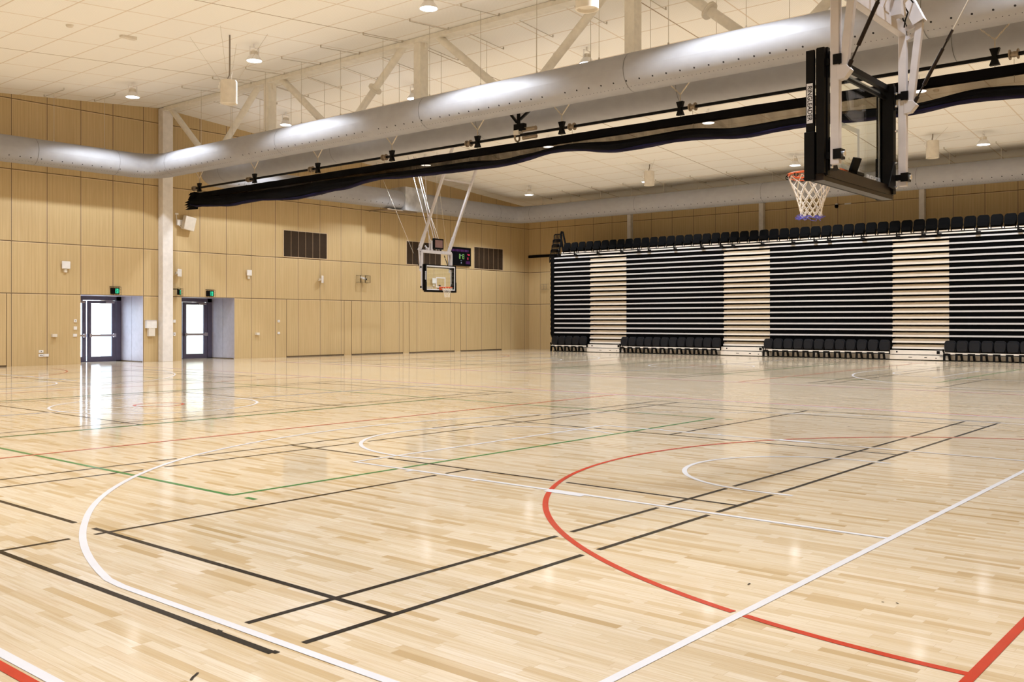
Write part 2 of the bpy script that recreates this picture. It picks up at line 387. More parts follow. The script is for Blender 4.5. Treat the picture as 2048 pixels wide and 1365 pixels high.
# ---------------------------------------------------------------- court markings
def seg_d(px, py, s):
    (x0, y0), (x1, y1) = s; dx, dy = x1 - x0, y1 - y0; L = dx*dx + dy*dy
    t = max(0, min(1, ((px-x0)*dx + (py-y0)*dy) / L)); return math.hypot(px - x0 - t*dx, py - y0 - t*dy)
def arc_pts(cx, cy, r, a0, a1, n=None):
    n = n or max(8, int(abs(a1 - a0) / 360 * 2 * PI * r / .08))
    return [(cx + r*math.cos(math.radians(a0 + (a1-a0)*i/n)), cy + r*math.sin(math.radians(a0 + (a1-a0)*i/n))) for i in range(n + 1)]
STRIP = [0]
def strip_mesh(mb, pts, w, z0_, blockers, gap):
    # resample and cut where a line of another colour crosses
    P = []
    for a, b in zip(pts[:-1], pts[1:]):
        L = math.hypot(b[0]-a[0], b[1]-a[1]); k = max(1, int(L / .03)) if blockers else 1
        P += [(a[0] + (b[0]-a[0])*i/k, a[1] + (b[1]-a[1])*i/k) for i in range(k)]
    P.append(pts[-1]); runs = [[]]
    for q in P:
        hit = False
        for s in blockers:
            if min(s[0][0], s[1][0]) - .3 < q[0] < max(s[0][0], s[1][0]) + .3 and min(s[0][1], s[1][1]) - .3 < q[1] < max(s[0][1], s[1][1]) + .3 and seg_d(q[0], q[1], s) < gap: hit = True; break
        if hit: runs.append([])
        else: runs[-1].append(q)
    for r in runs:
        if len(r) < 2: continue
        # simplify straight runs
        keep = [r[0]]
        for i in range(1, len(r) - 1):
            ax, ay = r[i][0]-keep[-1][0], r[i][1]-keep[-1][1]; bx, by = r[i+1][0]-r[i][0], r[i+1][1]-r[i][1]
            if abs(ax*by - ay*bx) > 1e-7: keep.append(r[i])
        keep.append(r[-1]); r = keep; vs = []; m = len(r)
        STRIP[0] += 1; z = z0_ + .00002*(STRIP[0] % 14)
        for i, q in enumerate(r):
            a = r[max(i-1, 0)]; b = r[min(i+1, m-1)]; d = Vector((b[0]-a[0], b[1]-a[1])).normalized()
            k = w / 2
            if 0 < i < m-1:
                d1 = Vector((q[0]-a[0], q[1]-a[1])).normalized(); c = max(.5, d.dot(d1)); k = w / 2 / c
            nx, ny = -d.y*k, d.x*k; vs += [(q[0]+nx, q[1]+ny, z), (q[0]-nx, q[1]-ny, z)]
        mb.add(vs, [(2*i, 2*i+1, 2*i+3, 2*i+2) for i in range(m - 1)])
def segs(lines): return [(a, b) for l in lines for a, b in zip(l[:-1], l[1:])]
YC = 16.56
def court(xc, which):
    def mir(l): return [(x, 2*YC - y) for x, y in l]
    # white basketball lines
    wl = [[(xc-7.51, 2.34), (xc+7.55, 2.34), (xc+7.55, 2*YC-2.34), (xc-7.51, 2*YC-2.34), (xc-7.51, 2.34)], [(xc-7.51, YC), (xc+7.55, YC)], arc_pts(xc, YC + .08, 1.82, 0, 360)]
    half = [[(xc-2.43, 2.34), (xc-2.43, 8.15), (xc+2.43, 8.15), (xc+2.43, 2.34)], arc_pts(xc - .02, 8.13, 1.77, -22, 202)]
    rt_ = [(0, 6.62), (30, 6.67), (60, 6.74), (85, 6.84), (120, 6.87), (150, 6.76), (180, 6.76)]
    def rr_(t):
        for (a, b), (c, d) in zip(rt_[:-1], rt_[1:]):
            if a <= t <= c: return b + (d-b)*(t-a)/(c-a)
    arc = []
    for i in range(91):
        t = 167.8 - (167.8 - 9.0)*i/90; arc.append((xc + rr_(t)*math.cos(math.radians(t)), 3.93 + rr_(t)*math.sin(math.radians(t))))
    half.append([(xc-6.58, 2.34), (xc-6.58, arc[0][1])] + arc[1:] + [(xc+6.62, 2.34)])
    half.append([(xc-1.27, 3.58)] + arc_pts(xc, 3.93, 1.28, 180, 0) + [(xc+1.27, 3.58)])
    for y in (6.30, 7.22):
        for s in (-1, 1): half.append([(xc+s*2.43, y), (xc+s*2.53, y)])
    wide = [[(xc+s*2.46, 5.00), (xc+s*2.46, 5.42)] for s in (-1, 1)]
    wl += half + [mir(l) for l in half]; wide += [mir(l) for l in wide]
    # red netball lines
    rl = [[(xc-7.58, 1.16), (xc+7.62, 1.16), (xc+7.62, 2*YC-1.16), (xc-7.58, 2*YC-1.16), (xc-7.58, 1.16)], [(xc-7.58, 11.42), (xc+7.62, 11.42)], [(xc-7.58, 2*YC-11.42), (xc+7.62, 2*YC-11.42)],
          arc_pts(xc, YC, .43, 0, 360), arc_pts(xc + .02, 1.16, 4.90, 0, 180), mir(arc_pts(xc + .02, 1.16, 4.90, 0, 180))]
    # green volleyball lines
    gl_ = [[(xc-4.48, 7.42), (xc+4.43, 7.42), (xc+4.43, 2*YC-7.42), (xc-4.48, 2*YC-7.42), (xc-4.48, 7.42)], [(xc-4.48, 13.50), (xc+4.43, 13.50)], [(xc-4.48, 2*YC-13.5), (xc+4.43, 2*YC-13.5)],
           [(xc-4.46, 7.22), (xc-4.46, 7.08)], [(xc+4.41, 7.22), (xc+4.41, 7.08)]]
    # black badminton lines, three courts side by side
    bl = []
    for y0 in (3.74, 13.55, 23.1):
        y1 = y0 + 6.14
        bl += [[(xc-6.69, y0), (xc-6.69, y1)], [(xc+6.68, y0), (xc+6.68, y1)], [(xc-5.93, y0), (xc-5.93, y1)], [(xc+5.93, y0), (xc+5.93, y1)], [(xc-2.0, y0), (xc-2.0, y1)], [(xc+2.02, y0), (xc+2.02, y1)]]
        for y in (y0, y0 + .47, y1 - .47, y1): bl.append([(xc-6.69, y), (xc+6.68, y)])
        bl += [[(xc-6.69, y0 + 3.07), (xc-2.0, y0 + 3.07)], [(xc+2.02, y0 + 3.07), (xc+6.68, y0 + 3.07)]]
    WS = segs(wl); RS = segs(rl); GS = segs(gl_)
    def mk(name, lines, mat, z, bl_, gap, wd=.05):
        mb = MB()
        for l in lines: strip_mesh(mb, l, wd, z, bl_, gap)
        return mb
    m = mk('', wl, '', .0024, [], 0); 
    for l in wide: strip_mesh(m, l, .13, .0024, [], 0)
    o = m.build('basketball_line', M['white_paint'], floor, fixn=False); o['label'] = 'white basketball lines of the %s court' % which
    o = mk('', rl, '', .0020, WS, .028).build('netball_line', M['red_paint'], floor, fixn=False); o['label'] = 'red netball lines of the %s court' % which
    o = mk('', gl_, '', .0018, WS + RS, .03, .05).build('volleyball_line', M['green_paint'], floor, fixn=False); o['label'] = 'green volleyball lines of the %s court' % which
    o = mk('', bl, '', .0016, WS + RS, .060, .042).build('badminton_line', M['black_paint'], floor, fixn=False); o['label'] = 'black badminton lines of the %s court' % which
court(9.38, 'near'); court(30.0, 'far')
def floor_pt(px, py):      # where a pixel's ray meets the floor
    t = F / (py - HY) * EYE; r = (px - 1024) / F * t; return (FW * t + RT * r)
m = MB()
for pts, wd in (([(382, 1362), (386, 1356), (391, 1352), (396, 1347)], .012), ([(1496, 1171), (1500, 1168)], .010), ([(1763, 1205), (1768, 1206)], .008), ([(1792, 1207), (1797, 1209)], .008), ([(1006, 713), (1010, 712)], .05)):
    q = [floor_pt(*p) for p in pts]; strip_mesh(m, [(v.x, v.y) for v in q], wd, .0028, [], 0)
o = m.build('scuff_mark', M['black_paint'], floor, fixn=False); o['label'] = 'small dark scuff marks'

# ---------------------------------------------------------------- ridge truss and columns
def column(x, y, wx, wy, h, label):
    m = MB(); m.box(x-wx/2, x+wx/2, y-wy/2, y+wy/2, 0, h)
    tag(m.build('steel_column', M['column_white'], bevel=.008), label, 'column')
column(XR + .01, YA - .2, .43, .34, zc(XR) - .05, 'tall white steel column between the two glazed door recesses')
column(XB - .12, 27.65, .24, .22, zc(XB) - .02, 'slim white column above the seating, left of the three on the right wall')
column(XB - .12, 20.22, .24, .22, zc(XB) - .02, 'slim white column above the seating, middle of the three on the right wall')
column(XB - .12, 12.90, .24, .22, zc(XB) - .02, 'slim white column above the seating, right of the three on the right wall')
tr = empty('roof_truss', (XR, YN + .1, 7.3)); tag(tr, 'cream steel roof truss along the ridge, running to the white column', 'truss')
oy, oz = YN + .1, 7.3
def tp(y, z): return (0, y - oy, z - oz)
m = MB(); m.box(-.2, .2, 0, YA - .4 - oy, 9.74 - oz, zc(XR+.2) - .01 - oz); m.build('top_chord', M['cream_steel'], tr)
m = MB(); m.box(-.16, .16, 0, YA - .4 - oy, 7.29 - oz, 7.50 - oz); m.build('bottom_chord', M['cream_steel'], tr)
posts = [27.6, 20.2, 12.82, 5.4]
for y in posts:
    m = MB(); m.box(-.16, .16, y-.14-oy, y+.14-oy, 7.45-oz, 9.76-oz)
    m.box(-.03, .03, y-.2-oy, y+.2-oy, 9.55-oz, 9.75-oz); m.build('truss_post', M['cream_steel'], tr)
for (ya, yb) in ((34.05, 31.25), (28.15, 31.05), (27.0, 23.95), (20.85, 23.75), (19.55, 16.55), (13.5, 16.35), (12.1, 9.2), (6.1, 9.0), (4.7, 1.8), (-1.2, 1.6)):
    m = MB(); m.tube([tp(ya, 9.86), tp(yb, 7.45)], .115, 12)
    m.build('truss_diagonal', M['cream_steel'], tr, smooth=True)
    d = (Vector(tp(yb, 7.45)) - Vector(tp(ya, 9.86)))
    if ya in (20.85, 12.1):
        c = Vector(tp(ya, 9.86)) + d * .47; u = d.normalized()
        m = MB(); m.tube([c - u*.03, c - u*.005], .22, 14); m.tube([c + u*.005, c + u*.03], .22, 14); m.build('bolted_flange', M['cream_steel'], tr, smooth=True)

# ---------------------------------------------------------------- ducts
def path_round(pts, R, seg):
    out = [Vector(pts[0])]
    for a, b, c in zip(pts[:-2], pts[1:-1], pts[2:]):
        a, b, c = Vector(a), Vector(b), Vector(c); d1 = (b-a).normalized(); d2 = (c-b).normalized()
        p0 = b - d1*R; cen = p0 + d2*R
        for i in range(seg + 1):
            t = (PI/2) * i / seg; out.append(cen - d2*R*math.cos(t) + d1*R*math.sin(t))
    out.append(Vector(pts[-1])); return out
def duct_tube(name, pts, r, parent, org, n=56):
    P = path_round(pts, .85, 3); V = []; Fc = []; UV = []; L = 0; m = len(P)
    # extra rings on the straights
    Q = []
    for a, b in zip(P[:-1], P[1:]):
        k = max(1, int((b-a).length / 1.6)); Q += [a + (b-a)*i/k for i in range(k)]
    Q.append(P[-1]); m = len(Q); Ls = [0]
    for a, b in zip(Q[:-1], Q[1:]): Ls.append(Ls[-1] + (b-a).length)
    for i, p in enumerate(Q):
        d1 = (Q[i] - Q[max(i-1, 0)]); d2 = (Q[min(i+1, m-1)] - Q[i]); d = ((d1.normalized() if d1.length else d2.normalized()) + (d2.normalized() if d2.length else d1.normalized())).normalized()
        right = d.cross(Vector((0, 0, 1))).normalized(); cs = 1.0
        if d1.length and d2.length: cs = 1 / max(.7, math.cos(d1.angle(d2) / 2))
        for k in range(n + 1):
            t = 2*PI*k/n; V.append(p + right*math.cos(t)*r*cs - Vector((0, 0, 1))*math.sin(t)*r - Vector(org))
    for i in range(m-1):
        for k in range(n):
            a = i*(n+1)+k; Fc.append((a, a+1, a+n+2, a+n+1)); UV += [(Ls[i], k*3.6/n), (Ls[i], (k+1)*3.6/n), (Ls[i+1], (k+1)*3.6/n), (Ls[i+1], k*3.6/n)]
    me = bpy.data.meshes.new(name); me.from_pydata([tuple(v) for v in V], [], Fc); me.update()
    uv = me.uv_layers.new(name='UVMap')
    for i, q in enumerate(UV): uv.data[i].uv = q
    me.polygons.foreach_set('use_smooth', [True]*len(me.polygons)); me.materials.append(M['duct_metal'])
    o = bpy.data.objects.new(name, me); C.objects.link(o); o.parent = parent
    return o, P
ZD, RD = 7.33, .45
def ring(parent, org, c, ax, r=RD, name='seam_ring'):
    m = MB(); c = Vector(c) - Vector(org); d = Vector((0, .007, 0)) if ax == 'y' else Vector((.007, 0, 0))
    m.tube([c - d, c + d], r + .005, 48, cap=False); o = m.build(name, M['seam_grey'], parent, smooth=True); return o
def hanger(parent, org, x, y, ax):
    # short rail under the ceiling with a thin drop rod to the duct
    m = MB(); o = Vector(org); zt = zc(x) - .06
    if ax == 'x': a, b = (x-.75, y, zc(x-.75)-.07), (x+.75, y, zc(x+.75)-.07)
    else: a, b = (x, y-.75, zc(x)-.07), (x, y+.75, zc(x)-.07)
    m.bar(Vector(a)-o, Vector(b)-o, .016)
    for q in (a, b): m.bar(Vector(q)-o, Vector((q[0], q[1], zc(q[0])+.0))-o, .03)
    m.bar(Vector((x, y, (a[2]+b[2])/2))-o, Vector((x, y, ZD+RD-.02))-o, .010)
    m.cbox(Vector((x, y, ZD+RD+.03))-o, (.03, .03, .07))
    m.build('hanger_rod', M['wire'], parent)
org1 = (18.7, 12.0, ZD)
d1 = empty('air_duct', org1); tag(d1, 'big grey round air duct nearest the camera, perforated, turning at the white column', 'duct')
pts1 = [(XL + .3, 33.38, ZD), (18.72, 33.38, ZD), (18.72, YN + .3, ZD)]
duct_tube('duct_body', pts1, RD, d1, org1)
for y in (31.9, 25.3, 18.78, 12.12, 5.6): ring(d1, org1, (18.72, y, ZD), 'y')
for x in (1.0, 7.6, 14.3, 17.15): ring(d1, org1, (x, 33.38, ZD), 'x')
for y in [30.2 - 1.9*i for i in range(16)]: hanger(d1, org1, 18.72, y, 'x')
for x in (8.0, 10.4, 12.8, 15.0, 16.8): hanger(d1, org1, x, 33.38, 'y')
org2 = (30.0, 33.38, ZD)
d2 = empty('air_duct', org2); tag(d2, 'long grey round air duct behind the black curtain and above the seating', 'duct')
pts2 = [(20.85, YN + .3, ZD), (20.85, 33.38, ZD), (39.95, 33.38, ZD), (39.95, YN + .3, ZD)]
duct_tube('duct_body', pts2, RD, d2, org2)
for y in (31.8, 25.2, 18.6, 12.0, 5.66): ring(d2, org2, (20.85, y, ZD), 'y')
for y in (32.2, 25.6, 18.95, 12.3, 5.65): ring(d2, org2, (39.95, y, ZD), 'y')
for x in (22.4, 26.0, 30.2, 33.2, 38.1): ring(d2, org2, (x, 33.38, ZD), 'x')
for y in [31.6 - 1.86*i for i in range(17)]: hanger(d2, org2, 20.85, y, 'x'); hanger(d2, org2, 39.95, y, 'x')
m = MB(); m.cbox((31.75-30.0, .02, .05), (1.15, .98, 1.12)); jb = m.build('junction_box', M['silver_foil'], d2, bevel=.01); jb['label'] = 'square bare metal junction box'
m = MB(); m.cbox((31.15-30.0, -.0, -.52), (1.9, .6, .05)); m.bar((30.35-30, -.25, -.5), (30.35-30, 1.15, -.5), .06); m.build('support_bracket', M['spool'], d2)

# ---------------------------------------------------------------- lamps
def lamp_proto():
    r = empty('high_bay_lamp')
    m = MB(); m.lathe([(.02, .17), (.11, .17), (.135, .145), (.16, .115), (.20, .06), (.235, .018), (.24, 0), (.215, -.005), (.205, .005), (.02, .02)], n=28); m.build('reflector', M['white_plastic'], r, smooth=True)
    m = MB(); m.lathe([(.0, .165), (.115, .165), (.115, .19), (.10, .19), (.10, .27), (.06, .29), (0, .29)], n=20)
    for k in range(14): m.cbox((.105*math.cos(k*PI/7), .105*math.sin(k*PI/7), .225), (.014, .014, .07))
    m.build('driver_housing', M['warm_plastic'], r)
    m = MB(); m.bar((-.15, 0, .15), (-.15, 0, .38), .022); m.bar((.15, 0, .15), (.15, 0, .38), .022); m.bar((-.16, 0, .38), (.16, 0, .38), .03, .022); m.bar((0, 0, .38), (0, 0, .485), .04)
    m.build('bracket', M['white_plastic'], r)
    m = MB(); m.lathe([(0, .004), (.205, .004), (.205, -.004), (.12, -.014), (0, -.018)], n=28); m.build('lens', M['lamp_lens'], r, smooth=True)
    ld = bpy.data.lights.new('lamp_light', 'SPOT'); ld.energy = LAMP_W; ld.color = LAMP_COL; ld.spot_size = math.radians(131); ld.spot_blend = .30; ld.shadow_soft_size = .20
    lo = bpy.data.objects.new('lamp_light', ld); C.objects.link(lo); lo.parent = r; lo.location = (0, 0, -.06)
    return r
proto = lamp_proto(); first = True
cols = [(1.6, 'by the left wall'), (9.05, 'over the near court'), (16.35, 'just left of the ridge truss'), (22.6, 'just right of the ridge truss'), (30.2, 'over the far court'), (37.5, 'nearest the seating')]
rows_ = [(30.55, 'nearest the door wall'), (23.6, 'second from the door wall'), (16.45, 'third from the door wall'), (9.3, 'fourth from the door wall'), (2.2, 'farthest from the door wall')]
for x, cn in cols:
    for y, rn in rows_:
        o = proto if first else copy_tree(proto); first = False
        xx = x + (.0 if x < 22 else {22.6: (30.5-y)*.02, 30.2: 0, 37.5: 0}.get(x, 0))
        o.location = (xx, y, zc(xx) - .50); tag(o, 'white high bay lamp %s, %s' % (cn, rn), 'lamp', 'high bay ceiling lamps')

# ---------------------------------------------------------------- ceiling drum speakers
def drum(x, y, lb):
    zb = 7.61; h = .64; r = empty('drum_speaker', (x, y, zb)); tag(r, lb, 'speaker', 'drum speakers under the ceiling')
    m = MB(); m.lathe([(.0, h), (.215, h), (.225, h-.03), (.225, .03), (.235, .0), (.20, .0), (.19, .06), (0, .08)], n=32); m.build('drum_shell', M['warm_plastic'], r, smooth=True)
    m = MB(); m.box(-.17, -.13, .17, .22, .34, .60); m.box(-.19, -.11, .19, .24, .42, .52); m.build('junction_bracket', M['white_plastic'], r)
    c = zc(x) - zb - .01
    m = MB(); m.tube([(.03, 0, c), (.03, 0, h + .30), (.02, 0, h+.15), (-.03, 0, h+.06), (-.03, 0, h)], .022, 8); m.build('conduit', M['grey_cable'], r, smooth=True)
    m = MB()
    for sx, sy in ((-1, -1), (1, -1), (1, 1), (-1, 1)): m.bar((.16*sx, .16*sy, h), (.75*sx, .75*sy, zc(x+.75*sx)-zb-.02), .008)
    m.build('suspension_wire', M['wire'], r)
drum(15.2, 23.14, 'white drum speaker on wires, above the turn of the near duct')
drum(15.1, 10.85, 'white drum speaker at the very top edge, in front of a truss diagonal')
drum(36.4, 22.76, 'white drum speaker over the far court, left of the other there')
drum(37.05, 10.93, 'white drum speaker over the far court, right of the near hoop')

# ceiling sensors
for i, (x, y, sx, lb) in enumerate(((13.2, 24.9, .42, 'small cream rectangular fitting on the ceiling left of the drum speaker'), (11.5, 24.7, .15, 'tiny round cream smoke detector on the ceiling at upper left'), (22.9, 17.6, .12, 'tiny round smoke detector on the ceiling right of the ridge'), (31.5, 22.9, .14, 'round smoke detector on the ceiling over the far court'), (31.9, 9.3, .14, 'round smoke detector on the ceiling right of the near hoop'))):
    m = MB(); z = zc(x)
    if i == 0: m.box(x-.21, x+.21, y-.08, y+.08, z-.07, z+.01)
    else: m.lathe([(.0, -.06), (.07, -.06), (.09, -.03), (.10, .01)], (x, y, z), 16)
    tag(m.build('ceiling_detector', M['warm_plastic']), lb, 'detector')

# ---------------------------------------------------------------- divider curtain and its lifting pipe
CY0, CY1 = 32.45, -1.0
oc = (XR, 16.0, 6.2)
cu = empty('divider_curtain', oc); tag(cu, 'black rolled-up divider curtain hanging in scallops below the ridge truss', 'curtain')
def interp(tab, y):
    tab = sorted(tab)
    if y <= tab[0][0]: return tab[0][1]
    for (a, b), (c, d) in zip(tab[:-1], tab[1:]):
        if a <= y <= c: t = (y-a)/(c-a); t = t*t*(3-2*t); return b + (d-b)*t
    return tab[-1][1]
ropes = [32.6, 28.3, 24.0 - .5, 20.2, 17.0, 13.8 + .6, 11.3, 8.0, 4.9, 1.6, -1.6]
TOPT = [(32.8, 6.22), (30.3, 6.16), (27.04, 6.10), (23.88, 6.13), (21.9, 6.08), (20.0, 6.06), (18.3, 6.06), (17.0, 5.98), (16, 6.03), (14.85, 6.13), (13.0, 6.03), (11.3, 6.07), (10., 5.94), (8.3, 5.98), (6.2, 5.90), (4.96, 6.02), (3.4, 5.9), (1.6, 6.02), (0, 5.9)]
BOTT = [(32.9, 6.0), (31.96, 5.84), (29.7, 5.72), (28.2, 5.76), (25.94, 5.64), (23.9, 5.76), (21.9, 5.90), (20.7, 5.85), (19.0, 5.80), (16.9, 5.80), (15.0, 5.96), (13.0, 5.74), (11.35, 5.80), (9.7, 5.68), (8.3, 5.74), (6.4, 5.68), (4.96, 5.77), (3.2, 5.66), (1.6, 5.78), (0, 5.66)]
def ribbon(name, f, mat, n=150, y0=CY0, y1=CY1, seed=0):
    # closed section swept along Y; f(y) -> list of (x, z)
    m = MB(); K = None; rows = []
    for i in range(n + 1):
        y = y0 + (y1 - y0)*i/n; sec = f(y); K = len(sec); b = len(m.v)
        for x, z in sec: m.v.append((x, y - oc[1], z - oc[2]))
        rows.append(b)
    for a, b in zip(rows[:-1], rows[1:]):
        for k in range(K): k2 = (k+1) % K; m.f.append((a+k, b+k, b+k2, a+k2))
    m.f.append(tuple(rows[0]+k for k in range(K))); m.f.append(tuple(rows[-1]+k for k in reversed(range(K))))
    return m.build(name, mat, cu, smooth=True)
def hem(y):
    j = .012*math.sin(y*3.1) + .01*math.sin(y*7.7); return [(-.07+j, 6.37), (.07+j, 6.37), (.08+j, 6.27), (.06, 6.18), (-.06, 6.18), (-.08+j, 6.27)]
ribbon('top_hem', hem, M['curtain_black'])
def bundle(y):
    zt, zb = interp(TOPT, y), interp(BOTT, y) + .035; h = zt - zb; w = .17; out = []
    for k in range(22):
        t = 2*PI*k/22; fold = 1 + .10*math.sin(5*t + 1.1*math.sin(y*1.3)) + .05*math.sin(9*t + y*2.3)
        out.append((w*math.cos(t)*fold, (zt+zb)/2 + h/2*math.sin(t)*(1 + .03*math.sin(7*t+y))))
    return out
ribbon('curtain_bundle', bundle, M['curtain_black'], 260)
def lower(y):
    zb = interp(BOTT, y); out = []
    for k in range(12):
        t = 2*PI*k/12; out.append((.10*math.cos(t) + .04*math.sin(y*1.9), zb + .045 + .045*math.sin(t)*(1+.2*math.sin(y*5+t*3))))
    return out
lb_ = ribbon('bottom_hem', lower, M['curtain_purple'], 200); lb_['label'] = 'dark purple bottom hem'
m = MB()
for s in (-.05, .05):
    b0 = len(m.v); k = 0
    for i in range(121):
        y = CY0 - .2 + (CY1 - CY0)*i/120; j = .02*math.sin(y*4)
        m.v += [(s+j, y-oc[1], 6.20-oc[2]), (s*1.6-j, y-oc[1], interp(TOPT, y)-.04-oc[2])]
    for i in range(120): m.f.append((b0+2*i, b0+2*i+1, b0+2*i+3, b0+2*i+2))
m.build('mesh_panel', M['curtain_mesh'], cu, fixn=False)
m = MB()   # ragged folded end
for k in range(7):
    a = 6.40 - k*.085; m.prism([(CY0-oc[1]-.25, a-oc[2]-.10), (CY0-oc[1]+.05+.09*((k*37) % 5)/4*(k > 1)+ (.35 if k > 2 else .05), a-oc[2]-.08), (CY0-oc[1]+(.1 if k > 1 else -.02), a-oc[2]+.0), (CY0-oc[1]-.3, a-oc[2]+.02)], 'x', -.12+.01*k, .12-.01*k)
m.build('curtain_end', M['curtain_black'], cu)
pp = empty('lifting_pipe', (XR, 16.0, 6.57)); tag(pp, 'long thin black lifting pipe hung on chains above the black curtain', 'pipe')
m = MB(); m.tube([(0, 16.2, 0), (0, -17, 0)], .038, 10); m.build('pipe', M['black_metal'], pp, smooth=True)
for i, y in enumerate((32.0, 28.5, 25.0, 21.45, 17.95, 15.0, 11.5, 8.1, 4.7, 1.4)):
    c = y - 16.0
    m = MB(); m.prism([(c-.09, .17), (c+.09, .17), (c+.035, 0), (c+.09, -.15), (c-.09, -.15), (c-.035, 0)], 'x', -.05, .05); br = m.build('pipe_clamp', M['black_metal'], pp)
    m = MB(); sp = c + (.33 if y > 16 else -.33)
    for q in (-.07, .0, .07): m.tube([(0, sp+q-.012, 0), (0, sp+q+.012, 0)], .095 if q else .06, 14)
    m.tube([(0, sp-.08, 0), (0, sp+.08, 0)], .055, 12); m.build('rope_spool', M['spool'], pp, smooth=True)
    m = MB()
    for s in (-1, 1):
        a, b = Vector((0, c, .34)), Vector((.05*s, c + s*.42, .74))
        for k in range(9):
            p0 = a + (b-a)*k/9; p1 = a + (b-a)*(k+1)/9; off = Vector((.012, 0, 0)) if k % 2 else Vector((0, .012, 0))
            m.bar(p0+off, p1+off, .012); m.bar(p0-off, p1-off, .012)
    m.bar((0, c, .17), (0, c, .34), .018); m.build('hanging_chain', M['chain'], pp)
    m = MB(); m.bar((0, sp, -.08), (.02, sp, -.52), .007); m.bar((0, c, -.15), (0, c, -.27), .012); m.build('lift_rope', M['wire'], pp)
wy = 16.46 - 16.0
wr = empty('curtain_winch', (XR, 16.46, 6.57)); tag(wr, 'black curtain winch motor on three struts below the truss', 'winch')
m = MB(); m.bar((0, 0, .3), (0, 0, .66), .07); m.bar((0, .05, .35), (0, .36, .70), .06); m.bar((0, -.05, .42), (0, -.55, .72), .06); m.box(-.07, .07, -.22, .12, .12, .30); m.box(-.09, .09, -.30, .10, .10, .15)
m.build('winch_frame', M['black_metal'], wr)
m = MB(); m.box(-.11, .09, -.08, .10, .0, .13); m.build('gear_box', M['warm_plastic'], wr, bevel=.01)
m = MB(); m.torus((0, .05, -.06), .10, .025, ax='y'); m.tube([(0, -.15, .13), (0, -.60, .13)], .06, 12); m.tube([(0, -.15, -.09), (0, -.62, -.09)], .05, 12); m.build('motor', M['spool'], wr, smooth=True)

# ---------------------------------------------------------------- text helper
def text_mesh(name, s, size, mat, parent, loc, rot, ext=.001, sx=1.0):
    cu_ = bpy.data.curves.new(name, 'FONT'); cu_.body = s; cu_.size = size; cu_.extrude = ext; cu_.align_x = 'CENTER'; cu_.align_y = 'CENTER'; cu_.offset = size*.012
    t = bpy.data.objects.new(name + '_c', cu_); C.objects.link(t)
    dg = bpy.context.evaluated_depsgraph_get(); me = bpy.data.meshes.new_from_object(t.evaluated_get(dg))
    bpy.data.objects.remove(t); me.materials.clear(); me.materials.append(mat)
    o = bpy.data.objects.new(name, me); C.objects.link(o); o.parent = parent
    mat_ = Matrix.Translation(loc) @ rot.to_4x4() @ Matrix.Diagonal((sx, 1, 1, 1)); me.transform(mat_); return o
def basis(xd, yd):
    x, y = Vector(xd), Vector(yd); z = x.cross(y); return Matrix((x, y, z)).transposed()

